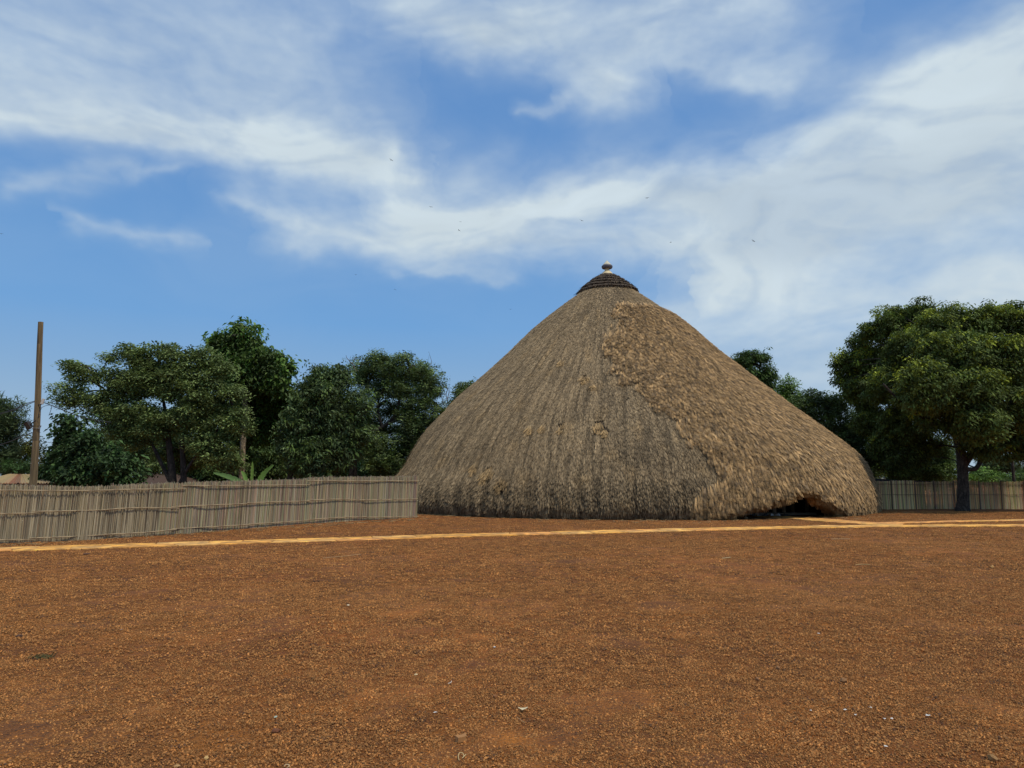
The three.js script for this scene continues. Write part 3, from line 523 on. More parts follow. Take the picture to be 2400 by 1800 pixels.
  wire('lower thin cable leaving the pole to the left below the floodlight', [A2, at(52, 1022, 22), at(20, 1036, 25), at(-60, 1060, 30)], 0.012);
  wire('short loose cable end looping and dangling right of the pole', [at(93, 958, POLE_Z - 0.12), at(102, 953, POLE_Z), at(112, 950, POLE_Z + 0.3), at(121, 951, POLE_Z + 0.5), at(119, 962, POLE_Z + 0.5), at(115, 972, POLE_Z + 0.5)], 0.007);
  wire('thin tangled wire hanging against the pole under the antenna', [at(94, 953, POLE_Z - 0.12), at(97, 958, POLE_Z - 0.1), at(91, 964, POLE_Z - 0.12), at(95, 960, POLE_Z - 0.1), at(90, 972, POLE_Z - 0.12), at(93, 978, POLE_Z - 0.1)], 0.006);
}

// ---------------------------------------------------------------- roofs beyond the fences
{
  const roof = thing('tin_roof_house', 'small house with rusty yellow tin roof peeking over the left fence', 'house');
  const a = at(-60, 1133, 27), b = at(128, 1132, 27), c = at(20, 1112, 29.5), d = at(70, 1113, 29.5), q = mulberry(5);
  mesh('wall', box(b.x - a.x - 0.4, a.y, 4.4, (a.x + b.x) / 2, a.y / 2 - 0.02, -29.4), flat(0.3, 0.24, 0.17), roof);
  const n = 14; for (let k = 0; k < n; k++) { const t0 = k / n, t1 = (k + 1) / n, B = new Build(), s = 8, dz = 0.025; let prev = null;
    for (let i = 0; i <= s; i++) { const t = lerp(t0, t1, i / s), y = Math.sin((i / s) * Math.PI * 4) * 0.025 + (k % 2) * 0.01, lo = a.clone().lerp(b, t), hi = c.clone().lerp(d, t); lo.y += y; hi.y += y; const row = [B.v(lo.x, lo.y, lo.z), B.v(hi.x, hi.y, hi.z), B.v(hi.x, hi.y, hi.z - 0.01), B.v(hi.x, lo.y, hi.z - 2.4)]; if (prev) B.i.push(prev[0], row[0], prev[1], row[0], row[1], prev[1], prev[2], row[2], prev[3], row[2], row[3], prev[3]); prev = row; }
    const rust = q(); mesh('roof_sheet', B.geo(), k === 6 || k === 7 || rust < 0.12 ? flat(0.25 + q() * 0.05, 0.14, 0.08, 0.7) : flat(0.36 + q() * 0.06, 0.265 + q() * 0.04, 0.15, 0.65), roof); }
}
{
  const c = at(385, 1180, 43), top = at(385, 1108, 43), w = 3.25, hutB = thing('low_roof_hut', 'low hut with plain dark brown roof half hidden under the spreading tree', 'hut', [c.x, 0, c.z]);
  mesh('wall', new THREE.CylinderGeometry(w * 0.82, w * 0.82, 1.25, 32, 1).translate(0, 0.62, 0), flat(0.12, 0.085, 0.06), hutB);
  mesh('roof', new THREE.LatheGeometry([[w, 1.1], [w * 1.01, 1.16], [w * 0.8, 1.42], [w * 0.4, top.y - 0.16], [0.01, top.y]].map(([x, y]) => new THREE.Vector2(x, y)), 48), flat(0.075, 0.045, 0.032), hutB);
}
{
  const a = at(2030, 1121, 41), b = at(2222, 1131, 41), s = thing('lean_to_shed', 'dark low shed roof running behind the right fence next to the hut', 'shed');
  const w = b.x - a.x, cx = (a.x + b.x) / 2, h = a.y;
  const B = new Build(), n = 40; let prev = null; for (let i = 0; i <= n; i++) { const x = lerp(a.x, b.x, i / n), y = lerp(a.y, b.y, i / n) + Math.sin(i * 1.57) * 0.015, row = [B.v(x, y, -40.6), B.v(x, y - 0.3, -40.6), B.v(x, y - 0.1, -43.5), B.v(x, y - 0.2, -43.5)]; if (prev) B.i.push(prev[0], row[0], prev[1], row[0], row[1], prev[1], prev[0], prev[2], row[0], row[0], prev[2], row[2], prev[1], row[1], prev[3], row[1], row[3], prev[3]); prev = row; }
  mesh('roof', B.geo(), flat(0.018, 0.018, 0.02, 0.8), s);
  for (const t of [0.03, 0.35, 0.68, 0.97]) mesh('post', new THREE.CylinderGeometry(0.06, 0.06, h - 0.1, 10).translate(lerp(a.x, b.x, t), (h - 0.1) / 2, -41.2), flat(0.06, 0.05, 0.04), s);
  mesh('wall', box(w - 0.3, h - 0.2, 0.1, cx, (h - 0.2) / 2, -43.2), flat(0.05, 0.045, 0.04), s);
}

// ---------------------------------------------------------------- trees
const leafMat = new THREE.MeshPhysicalMaterial({ roughness: 0.8, side: THREE.DoubleSide, transmission: 0.35, thickness: 0, specularIntensity: 0.35 });
const barkMat = (c) => { const n = tileNoise(200 + Math.round(c[0] * 900)); const map = texture(128, 0.7, true, (u, v) => { let a = 0; for (let o = 0, p = 6, g = 0.5; o < 4; o++, p *= 2, g *= 0.65) a += (n(u * p * 2, v * p, p * 2) - 0.5) * g; const q = 1 + a * 1.3, s = (x) => Math.pow(x, 1 / 2.2) * 255; return [s(c[0]) * q, s(c[1]) * q, s(c[2]) * q]; }); return std({ map, roughness: 1 }); };
const BARK = { dark: barkMat([0.036, 0.029, 0.023]), mid: barkMat([0.13, 0.1, 0.075]), pale: barkMat([0.24, 0.19, 0.13]) };
function sprig(seed, n, len, wid, droop, spread) {                    // a spray of separate folded leaves
  const q = mulberry(seed), B = new Build();
  for (let k = 0; k < n; k++) {
    const o = V((q() - 0.5) * spread, (q() - 0.5) * spread * 0.7, (q() - 0.5) * spread), a = q() * 6.283, l = len * (0.7 + q() * 0.6), w = wid * (0.75 + q() * 0.5);
    const d = V(Math.cos(a), -droop + (q() - 0.5) * 0.9, Math.sin(a)).normalize(), s = V().crossVectors(d, V((q() - 0.5) * 0.9, 1, (q() - 0.5) * 0.9)).normalize(), u = V().crossVectors(s, d);
    const p = (t, x, z) => { const v = o.clone().addScaledVector(d, t * l).addScaledVector(s, x * w).addScaledVector(u, z * w); return B.v(v.x, v.y, v.z); };
    const r0 = p(0, 0, 0), l1 = p(0.45, -0.5, 0.15), m1 = p(0.45, 0, 0), r1 = p(0.45, 0.5, 0.15), e = p(1, 0, -0.25);
    B.i.push(r0, m1, l1, r0, r1, m1, l1, m1, e, m1, r1, e);
  }
  return B.geo();
}
const SPRIG = { small: sprig(1, 12, 0.13, 0.07, 0.15, 0.34), broad: sprig(2, 11, 0.22, 0.085, 0.55, 0.38), fine: sprig(3, 16, 0.11, 0.045, 0.05, 0.36), needle: sprig(4, 18, 0.16, 0.03, -0.3, 0.3), big: sprig(6, 9, 0.27, 0.13, 0.45, 0.42) };
/* lobes: [px, py, rx, ry, depth offset] seen from the yard; trunk: limbs given as lists of [px, py, radius]; */
function tree(o) {
  const r = mulberry(o.seed), D = o.depth, S = D / F, t = thing(o.name, o.label, o.category ?? 'tree', [0, 0, 0], 0, o.group);
  const foot = o.trunk ? at(o.trunk[0][0][0], o.trunk[0][0][1], D) : at(o.lobes[0][0], 1150, D); t.position.set(foot.x, 0, foot.z);
  const B = new Build(), nodes = [];
  const local = (p) => p.sub(t.position);
  for (const limb of o.trunk ?? []) {
    const pts = limb.map(([x, y, , dz]) => local(at(x, y, D + (dz ?? 0)))); if (limb === o.trunk[0]) pts[0].y = -0.15;
    const c = new THREE.CatmullRomCurve3(pts), n = limb.length * 5, rr = []; const P = c.getPoints(n); P.forEach((p, i) => { const f = (i / n) * (limb.length - 1), k = Math.min(limb.length - 2, Math.floor(f)); rr.push(lerp(limb[k][2], limb[k + 1][2], f - k) * (1 + 0.07 * N3(i * 0.7, o.seed, 1))); if (i > n * 0.45) nodes.push(p); });
    B.tube(P, rr, 10);
  }
  if (!nodes.length) { const f = local(foot.clone()); f.y = 0.2; nodes.push(f); }
  const items = [], dens = o.density ?? 1, clumpR = o.clump ?? 0.7;
  for (const [px, py, rx, ry, dz = 0, thick = 1] of o.lobes) {
    const c = local(at(px, py, D + dz)), a = Math.max(0.22, rx * S - clumpR * 0.35), b = Math.max(0.12, ry * S - clumpR * 0.28), dep = (o.deep ?? 0.85) * Math.max(a, b), area = 4 * Math.PI * Math.pow((Math.pow(a * b, 1.6) + Math.pow(a * dep, 1.6) + Math.pow(b * dep, 1.6)) / 3, 1 / 1.6);
    // limb to this lobe, then a bough to each clump
    let near = nodes[0], bd = 1e9; for (const q of nodes) { const d = q.distanceTo(c) + Math.max(0, q.y - c.y) * 2; if (d < bd) { bd = d; near = q; } }
    const mid = near.clone().lerp(c, 0.5).add(V((r() - 0.5) * 0.6, 0.25 + r() * 0.3, (r() - 0.5) * 0.6));
    if (o.trunk) B.tube(new THREE.CatmullRomCurve3([near, mid, c]).getPoints(7), [0.085, 0.075, 0.065, 0.06, 0.05, 0.045, 0.04, 0.03].map((v) => v * (o.limb ?? 1) * (bd > 3 ? 0.5 : 1)), 6);
    const n = Math.max(3, Math.round((area / (clumpR * clumpR * 2.1)) * 1.4 * (o.fill ?? 1) * thick));
    for (let k = 0; k < n; k++) {
      const u = r() * 2 - 1, ph = r() * 6.283, q = Math.sqrt(1 - u * u), rad = 0.55 + 0.5 * Math.sqrt(r());
      const e = V(c.x + Math.cos(ph) * q * a * rad, c.y + u * b * rad, c.z + Math.sin(ph) * q * dep * rad), cr = clumpR * (0.55 + r() * 0.75), tone = 0.75 + r() * 0.5, youngLit = o.youngLit ? o.youngLit * sstep(-0.6, 0.8, u) * (0.15 + 1.5 * Math.pow(r(), 2)) : 0;  // paler sprigs toward the top: young leaves with sunlit highlights put into their colour
      if (r() < (o.twigs ?? 0.6)) { const m = c.clone().lerp(e, 0.5).add(V(0, 0.12 * r(), 0)); B.tube([c, m, e], [0.028 * (o.limb ?? 1), 0.018, 0.008], 4, false); }
      const m = Math.round(42 * dens * Math.pow(cr / 0.7, 2));
      for (let i = 0; i < m; i++) {
        const uu = r() * 2 - 1, pp = r() * 6.283, qq = Math.sqrt(1 - uu * uu), rr = cr * (0.35 + 0.7 * Math.sqrt(r())) * (r() < 0.1 ? 1.25 + 0.4 * r() : 1), s = (o.leaf ?? 1) * (0.75 + r() * 0.5);
        const pos = V(e.x + Math.cos(pp) * qq * rr, e.y + uu * rr * (o.flatness ?? 0.68), e.z + Math.sin(pp) * qq * rr);
        const Q = new THREE.Quaternion().setFromEuler(new THREE.Euler((r() - 0.5) * 1.1, r() * 6.283, (r() - 0.5) * 1.1)), col = r() < youngLit * sstep(-0.7, 0.5, uu) ? o.youngLitColor : o.colors[(r() * o.colors.length) | 0], k2 = tone * (0.5 + r() * 1.0);
        items.push([new THREE.Matrix4().compose(pos, Q, V(s, s, s)), [col[0] * k2, col[1] * k2, col[2] * k2]]);
      }
    }
  }
  if (B.p.length) mesh(o.trunk ? 'trunk' : 'stems', B.geo(), BARK[o.bark ?? 'dark'], t);
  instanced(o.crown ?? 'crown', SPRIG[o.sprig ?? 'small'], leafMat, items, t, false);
  return { t, local, D };
}
const OLIVE = [[0.185, 0.257, 0.083], [0.215, 0.290, 0.098], [0.150, 0.218, 0.069]], DARK = [[0.109, 0.180, 0.045], [0.138, 0.211, 0.055], [0.088, 0.151, 0.044]], MIDG = [[0.109, 0.211, 0.034], [0.131, 0.240, 0.044], [0.088, 0.173, 0.034]], LIME = [[0.175, 0.300, 0.046], [0.145, 0.255, 0.039], [0.204, 0.316, 0.071]], BLUEG = [[0.109, 0.165, 0.065], [0.131, 0.196, 0.079], [0.088, 0.138, 0.059]];
// beyond the left fence, from left to right
tree({ name: 'conifer_tree', label: 'dark bristly tree cut by the left edge of the picture', seed: 1, depth: 31, sprig: 'needle', leaf: 1.25, colors: BLUEG, clump: 0.45, flatness: 0.9, trunk: [[[-40, 1190, 0.16], [-38, 1060, 0.12], [-34, 950, 0.05]]],
  lobes: [[-20, 1005, 48, 55], [-25, 955, 40, 30], [8, 960, 12, 22], [28, 975, 8, 22], [30, 1002, 14, 12], [-12, 1060, 45, 30]] });
tree({ name: 'yellowish_tree', label: 'yellowish green small tree between the left edge and the pole', seed: 2, depth: 33, sprig: 'small', colors: [[0.12, 0.14, 0.028], [0.1, 0.13, 0.028], [0.14, 0.15, 0.034]], clump: 0.45, trunk: [[[40, 1190, 0.1], [45, 1110, 0.07], [48, 1060, 0.04]]], lobes: [[48, 1050, 36, 26], [20, 1080, 30, 30], [75, 1065, 22, 22], [88, 1085, 18, 24], [55, 1095, 40, 22]] });
tree({ name: 'feathery_bush', label: 'bright green feathery bush at the foot of the pole', category: 'bush', crown: 'foliage', seed: 3, depth: 30.5, sprig: 'needle', leaf: 1.0, colors: [[0.08, 0.16, 0.045], [0.065, 0.135, 0.04]], clump: 0.35, lobes: [[50, 1094, 22, 18], [28, 1100, 20, 14], [66, 1108, 10, 16]] });
tree({ name: 'leafy_bush', label: 'big dark leafy bush over the fence just right of the pole', category: 'bush', crown: 'foliage', seed: 4, depth: 28, sprig: 'big', leaf: 0.8, colors: [[0.055, 0.11, 0.032], [0.068, 0.13, 0.038], [0.045, 0.09, 0.03]], clump: 0.5, density: 1.2, fill: 1.2,
  lobes: [[185, 1030, 46, 40], [160, 1012, 20, 14], [148, 1060, 18, 20], [215, 1085, 65, 48], [150, 1108, 36, 28], [190, 1125, 70, 28], [128, 1096, 16, 16], [270, 1095, 50, 45], [165, 990, 26, 18], [255, 1135, 50, 20]] });
tree({ name: 'spreading_tree', label: 'wide spreading olive-green tree with flat branch tiers right of the pole', seed: 5, depth: 33, sprig: 'small', leaf: 1.1, colors: OLIVE, clump: 0.46, flatness: 0.48, deep: 0.8, bark: 'dark', limb: 0.7, density: 1.2, fill: 0.85,
  trunk: [[[408, 1190, 0.2], [404, 1120, 0.18], [396, 1040, 0.13], [385, 950, 0.07], [370, 880, 0.04]], [[432, 1190, 0.15], [430, 1100, 0.13], [428, 1010, 0.1], [450, 930, 0.06], [470, 860, 0.03]], [[404, 1140, 0.1], [375, 1080, 0.08], [350, 1030, 0.07], [300, 960, 0.05], [230, 900, 0.03]], [[412, 1150, 0.09], [445, 1090, 0.07], [500, 1020, 0.05], [550, 960, 0.03]]],
  lobes: [[152, 938, 26, 8], [172, 858, 22, 7], [190, 893, 26, 8], [178, 862, 26, 9], [215, 872, 34, 12], [270, 888, 42, 20], [170, 915, 36, 12], [160, 948, 30, 10], [215, 938, 40, 18], [258, 838, 24, 9], [300, 818, 18, 9], [320, 840, 34, 20], [345, 862, 44, 24], [358, 826, 16, 9], [395, 820, 18, 14], [415, 835, 36, 26], [460, 838, 34, 26], [490, 870, 44, 36], [300, 920, 56, 30], [380, 900, 60, 36], [440, 920, 62, 40], [510, 930, 54, 34], [550, 975, 40, 24], [340, 975, 70, 28], [420, 990, 70, 28], [500, 990, 56, 26], [275, 985, 44, 24], [360, 1020, 50, 24], [470, 1030, 50, 26], [560, 1010, 34, 24], [290, 1030, 50, 32], [260, 990, 40, 30], [520, 1050, 46, 34], [320, 1060, 40, 26, 2], [470, 1070, 34, 24, 2], [330, 890, 60, 40], [420, 880, 60, 40], [470, 960, 60, 40], [250, 955, 44, 26], [390, 1050, 56, 30, 2.5], [430, 1085, 50, 26, 3.5], [280, 1075, 40, 26, 2], [540, 1085, 40, 30, 2], [340, 1095, 40, 22, 4]] });
tree({ name: 'tall_tree', label: 'tall pointed dark green tree with slim pale trunk, highest on the left', seed: 6, depth: 37, sprig: 'big', leaf: 1.0, colors: DARK.concat(MIDG), clump: 0.62, flatness: 0.8, bark: 'pale', density: 1.15,
  trunk: [[[566, 1190, 0.17], [567, 1100, 0.15], [572, 990, 0.13], [575, 900, 0.1], [570, 800, 0.04]]], youngLit: 0.12, youngLitColor: [0.13, 0.21, 0.04],
  lobes: [[568, 778, 16, 24], [563, 812, 32, 26], [530, 812, 22, 20], [518, 800, 10, 10], [590, 812, 20, 20], [545, 850, 46, 34], [600, 850, 36, 34], [642, 842, 24, 22], [655, 868, 22, 24], [620, 888, 42, 26], [560, 890, 50, 30], [510, 850, 24, 30], [648, 900, 22, 16]] });
tree({ name: 'bright_tree', label: 'brighter green rounded tree below and right of the tall tree', seed: 7, depth: 39, sprig: 'broad', leaf: 1.0, colors: MIDG.concat([[0.075, 0.13, 0.028]]), clump: 0.6, bark: 'mid', trunk: [[[545, 1190, 0.2], [540, 1100, 0.19], [545, 1040, 0.15]], [[545, 1080, 0.08], [590, 1040, 0.06], [625, 1000, 0.04]]],
  lobes: [[622, 922, 46, 24], [660, 925, 36, 28], [600, 955, 60, 32], [655, 975, 44, 36], [690, 960, 22, 30], [600, 1010, 56, 34], [540, 1030, 36, 36], [570, 1080, 30, 24]] });
tree({ name: 'dense_tree', label: 'dense dark tree with drooping foliage left of the forked tree', seed: 8, depth: 36, sprig: 'broad', leaf: 0.95, colors: DARK.concat(BLUEG), clump: 0.65, flatness: 0.9, density: 1.2, trunk: [[[680, 1190, 0.2], [682, 1120, 0.19], [690, 1050, 0.16], [740, 980, 0.1]], [[785, 1190, 0.11], [790, 1100, 0.1], [780, 1000, 0.07]]],
  lobes: [[768, 888, 32, 22], [795, 880, 20, 14], [750, 905, 20, 20], [785, 920, 52, 34], [730, 955, 36, 36], [790, 980, 66, 46], [720, 1010, 50, 44], [825, 1010, 40, 46], [780, 1050, 70, 40], [700, 1060, 40, 40], [690, 985, 22, 30], [840, 960, 26, 36], [730, 1100, 60, 26]] });
const forked = tree({ name: 'forked_tree', label: 'tall dark tree with forked boughs and bare twigs beside the hut', seed: 9, depth: 41, sprig: 'fine', leaf: 1.25, colors: DARK.concat(BLUEG, OLIVE), clump: 0.62, flatness: 0.75, density: 1.0, fill: 0.82, limb: 1.3,
  trunk: [[[826, 1190, 0.24], [828, 1090, 0.22], [830, 1000, 0.18], [850, 930, 0.1], [880, 860, 0.05]], [[832, 1020, 0.14], [880, 1010, 0.12], [925, 975, 0.1], [940, 920, 0.06], [960, 860, 0.04]], [[905, 995, 0.1], [960, 970, 0.08], [1010, 930, 0.05]], [[895, 1000, 0.08], [885, 950, 0.07], [905, 900, 0.04]]],
  lobes: [[885, 845, 26, 18], [865, 865, 30, 24], [910, 862, 34, 24], [945, 850, 30, 24], [975, 875, 30, 24], [1010, 895, 28, 26], [850, 895, 30, 26], [900, 905, 50, 32], [950, 915, 44, 34], [1000, 930, 38, 34], [1025, 920, 20, 26], [855, 940, 34, 28], [1010, 970, 36, 30], [960, 965, 40, 26], [1035, 960, 20, 30], [985, 1010, 44, 30], [945, 1045, 50, 34], [885, 1050, 46, 30], [920, 1090, 60, 30], [850, 1050, 34, 30], [1000, 1060, 40, 50], [872, 985, 42, 26, 1.5], [922, 958, 42, 30, 2], [905, 1018, 50, 22, 1], [985, 880, 40, 30, 2], [930, 880, 40, 30, 2], [965, 1000, 40, 30, 2], [838, 892, 22, 32, 1], [842, 862, 16, 16, 1], [715, 920, 18, 22, -3]] });
{ const B = new Build(), r = mulberry(44), t = forked.t, P = (x, y, dz = 0) => at(x, y, 41 + dz).sub(t.position);
  const twig = (pts, r0) => { B.tube(pts, pts.map((_, i) => r0 * (1 - 0.75 * i / (pts.length - 1))), 5, false); };
  twig([P(850, 880), P(832, 866), P(826, 852), P(831, 843), P(836, 838)], 0.05); twig([P(827, 854), P(819, 846), P(812, 838), P(811, 832)], 0.03); twig([P(831, 844), P(830, 836), P(826, 832)], 0.02); twig([P(833, 841), P(838, 834)], 0.014); twig([P(819, 847), P(821, 838), P(823, 833)], 0.014);
  for (let k = 0; k < 46; k++) { const side = k < 14, x = side ? 1030 + r() * 22 : 930 + r() * 80, y = side ? 900 + r() * 70 : 832 + r() * 60; twig([P(x, y + 22, r()), P(x + (r() - 0.4) * 14, y + 8, r()), P(x + (r() - 0.3) * 22, y - 6 - r() * 10, r())], 0.02); }
  mesh('bare_twigs', B.geo(), BARK.mid, t); }
tree({ name: 'undergrowth', label: 'shady bush low behind the fence between the left tree trunks', category: 'bush', crown: 'foliage', seed: 21, depth: 44, sprig: 'broad', colors: DARK, clump: 0.75, lobes: [[470, 1075, 66, 52], [520, 1110, 60, 36], [410, 1070, 56, 48]] });
tree({ name: 'undergrowth', label: 'dark bush behind the broad banana leaves', category: 'bush', crown: 'foliage', seed: 22, depth: 44, sprig: 'broad', colors: DARK, clump: 0.75, lobes: [[610, 1075, 66, 56], [650, 1095, 60, 46], [570, 1115, 60, 30]] });
tree({ name: 'undergrowth', label: 'dark bush under the dense drooping tree', category: 'bush', crown: 'foliage', seed: 23, depth: 45, sprig: 'small', colors: DARK, clump: 0.75, lobes: [[720, 1090, 68, 50], [780, 1105, 66, 36], [680, 1060, 46, 50]] });
tree({ name: 'undergrowth', label: 'shadowy bush under the forked tree close to the hut', category: 'bush', crown: 'foliage', seed: 24, depth: 47, sprig: 'small', colors: DARK.concat(MIDG), clump: 0.75, lobes: [[850, 1090, 62, 44], [910, 1105, 60, 32], [990, 1080, 60, 60], [880, 1065, 50, 34]] });
tree({ name: 'undergrowth', label: 'dark creeper thicket behind the spreading tree above the brown roof', category: 'thicket', crown: 'foliage', seed: 25, depth: 46, sprig: 'small', colors: DARK, clump: 0.8, lobes: [[300, 1050, 66, 54], [360, 1065, 66, 50], [240, 1050, 46, 50], [330, 1010, 74, 36], [440, 1040, 66, 46]] });
tree({ name: 'far_tree', label: 'small treetop peeking out right behind the left slope of the hut', seed: 10, depth: 62, sprig: 'small', leaf: 1.3, colors: OLIVE, clump: 0.7, trunk: [[[1090, 1150, 0.15], [1090, 1000, 0.1], [1088, 930, 0.05]]], lobes: [[1096, 910, 26, 16], [1076, 928, 16, 16], [1110, 930, 30, 24], [1060, 945, 8, 14]] });

// right of the hut
const MANGO = [[0.095, 0.145, 0.032], [0.112, 0.162, 0.036], [0.08, 0.12, 0.03], [0.122, 0.172, 0.038]];
tree({ name: 'mango_tree', label: 'huge round-crowned mango tree with dark forked trunk before the right fence', seed: 11, depth: 37.4, sprig: 'broad', leaf: 0.9, colors: MANGO, clump: 0.52, flatness: 0.9, density: 1.35, fill: 0.85, deep: 0.95, limb: 0.9, youngLit: 0.7, youngLitColor: [0.27, 0.33, 0.038], twigs: 0.5,
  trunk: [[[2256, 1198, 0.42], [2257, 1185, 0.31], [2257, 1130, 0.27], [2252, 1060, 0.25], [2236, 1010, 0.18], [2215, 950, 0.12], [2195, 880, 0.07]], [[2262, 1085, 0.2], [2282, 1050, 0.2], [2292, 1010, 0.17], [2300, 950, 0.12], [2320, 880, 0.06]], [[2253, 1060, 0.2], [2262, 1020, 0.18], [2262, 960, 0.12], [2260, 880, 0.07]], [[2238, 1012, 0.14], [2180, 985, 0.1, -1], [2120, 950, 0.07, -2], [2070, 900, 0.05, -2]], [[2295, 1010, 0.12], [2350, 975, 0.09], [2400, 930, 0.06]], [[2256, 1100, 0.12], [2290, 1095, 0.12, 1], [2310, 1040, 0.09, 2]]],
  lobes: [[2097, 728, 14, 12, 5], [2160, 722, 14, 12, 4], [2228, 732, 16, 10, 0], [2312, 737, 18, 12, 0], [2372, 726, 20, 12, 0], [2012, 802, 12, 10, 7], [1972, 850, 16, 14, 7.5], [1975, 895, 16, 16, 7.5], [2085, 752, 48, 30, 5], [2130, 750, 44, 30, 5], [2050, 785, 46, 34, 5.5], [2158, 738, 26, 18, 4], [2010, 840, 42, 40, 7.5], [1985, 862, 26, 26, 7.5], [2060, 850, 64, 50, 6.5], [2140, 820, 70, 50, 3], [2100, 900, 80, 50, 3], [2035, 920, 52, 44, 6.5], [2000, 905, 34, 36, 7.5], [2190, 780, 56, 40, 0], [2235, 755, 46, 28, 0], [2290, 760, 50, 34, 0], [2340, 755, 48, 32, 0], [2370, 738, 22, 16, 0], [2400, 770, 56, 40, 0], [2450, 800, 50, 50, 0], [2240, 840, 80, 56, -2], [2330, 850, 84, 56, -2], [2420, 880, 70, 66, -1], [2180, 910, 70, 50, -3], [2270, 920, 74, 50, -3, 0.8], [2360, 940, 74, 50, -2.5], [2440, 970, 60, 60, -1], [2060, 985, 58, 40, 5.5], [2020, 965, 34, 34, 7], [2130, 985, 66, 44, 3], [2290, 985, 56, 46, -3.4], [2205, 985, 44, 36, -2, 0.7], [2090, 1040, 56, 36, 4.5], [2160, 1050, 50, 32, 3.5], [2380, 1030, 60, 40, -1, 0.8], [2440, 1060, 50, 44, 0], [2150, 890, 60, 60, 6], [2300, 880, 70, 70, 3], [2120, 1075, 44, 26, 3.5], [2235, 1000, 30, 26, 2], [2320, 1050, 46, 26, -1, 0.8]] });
tree({ name: 'shade_tree', label: 'dark low tree hanging behind the mango trunk over the right fence', seed: 26, depth: 45, sprig: 'small', leaf: 1.2, colors: DARK, clump: 0.7, density: 1.1, trunk: [[[2130, 1190, 0.14], [2135, 1100, 0.12], [2150, 1040, 0.07]]], lobes: [[2100, 1060, 44, 32], [2160, 1055, 50, 40], [2205, 1075, 36, 36], [2130, 1095, 50, 26], [2190, 1110, 40, 18]] });
tree({ name: 'airy_tree', label: 'thin airy treetop above the right slope of the hut', seed: 12, depth: 54, sprig: 'broad', leaf: 1.0, colors: [[0.075, 0.135, 0.034], [0.09, 0.155, 0.04]], clump: 0.55, fill: 0.75, trunk: [[[1790, 1190, 0.2], [1785, 1000, 0.14], [1778, 900, 0.08], [1782, 850, 0.04]]], lobes: [[1782, 838, 22, 14], [1745, 838, 26, 16], [1760, 862, 24, 18], [1735, 850, 14, 12], [1798, 866, 14, 16], [1788, 890, 18, 18], [1805, 880, 10, 10], [1770, 895, 24, 20], [1800, 910, 22, 16]] });
tree({ name: 'round_tree', label: 'small rounded light green tree on the right slope skyline of the hut', seed: 13, depth: 52, sprig: 'small', leaf: 1.2, colors: MIDG.concat(LIME), clump: 0.6, trunk: [[[1850, 1190, 0.2], [1850, 1000, 0.14], [1848, 930, 0.06]]], lobes: [[1850, 905, 20, 18], [1836, 925, 24, 24], [1858, 930, 22, 26], [1820, 930, 16, 16], [1840, 960, 40, 30]] });
tree({ name: 'shade_tree', label: 'dark leafy tree between the hut and the mango tree', seed: 14, depth: 47, sprig: 'small', leaf: 1.2, colors: DARK.concat(BLUEG), clump: 0.7, density: 1.1, fill: 0.9, trunk: [[[1960, 1190, 0.25], [1955, 1080, 0.2], [1950, 1000, 0.12], [1930, 950, 0.06]], [[1955, 1060, 0.1], [2010, 1010, 0.08], [2060, 970, 0.05]]],
  lobes: [[1905, 945, 30, 20], [1890, 965, 36, 30], [1945, 945, 34, 22], [1975, 950, 30, 24], [1930, 985, 46, 30], [1985, 990, 40, 32], [1955, 1030, 44, 30], [2010, 1030, 40, 34], [1985, 1070, 44, 30], [1945, 1080, 30, 30], [2040, 1065, 36, 30], [2030, 1000, 26, 26, 0, 0.7], [2010, 1100, 40, 26]] });
tree({ name: 'roadside_bush', label: 'yellow-green bush glowing under the crown just right of the hut', category: 'bush', crown: 'foliage', seed: 15, depth: 55, sprig: 'small', leaf: 1.3, colors: LIME.concat(OLIVE), clump: 0.6, lobes: [[2055, 1085, 28, 22], [2075, 1100, 26, 18], [2040, 1108, 26, 14]] });
tree({ name: 'background_tree', label: 'blue-green tree far behind left of the mango trunk', seed: 16, depth: 66, sprig: 'small', leaf: 1.6, colors: BLUEG.concat(MIDG), clump: 0.9, trunk: [[[2150, 1180, 0.2], [2150, 1110, 0.1]]], lobes: [[2140, 1085, 46, 26], [2190, 1095, 40, 24], [2110, 1100, 36, 24], [2210, 1065, 26, 22], [2170, 1065, 36, 20], [2160, 1120, 70, 20]] });
tree({ name: 'background_tree', label: 'thin far tree in the gap right of the mango trunk', seed: 17, depth: 72, sprig: 'fine', leaf: 1.8, colors: BLUEG, clump: 0.8, fill: 0.7, trunk: [[[2330, 1180, 0.16], [2328, 1100, 0.1], [2332, 1060, 0.05]]], lobes: [[2320, 1090, 34, 10], [2345, 1078, 40, 9], [2300, 1108, 30, 10], [2360, 1100, 36, 8], [2310, 1065, 30, 8]] });
tree({ name: 'background_bush', label: 'pale green far bush low over the right fence', category: 'bush', crown: 'foliage', seed: 18, depth: 60, sprig: 'small', leaf: 1.4, colors: LIME.concat(MIDG), clump: 0.7, lobes: [[2330, 1115, 36, 14], [2300, 1124, 30, 12], [2365, 1124, 30, 10]] });
tree({ name: 'background_bush', label: 'dark far bush low over the fence at the right edge', category: 'bush', crown: 'foliage', seed: 19, depth: 58, sprig: 'small', leaf: 1.3, colors: DARK, clump: 0.7, lobes: [[2420, 1122, 46, 14], [2450, 1100, 30, 20], [2385, 1130, 30, 8]] });
{ const p = at(2378, 1150, 44), B = new Build(); B.tube([V(p.x, -0.1, p.z), V(p.x, 1.4, p.z), V(p.x + 0.03, at(2378, 1080, 44).y, p.z)], [0.1, 0.09, 0.07], 9); tag(mesh('wooden_post', B.geo(), BARK.dark), 'short dark post standing behind the right fence near the picture edge', 'post'); }

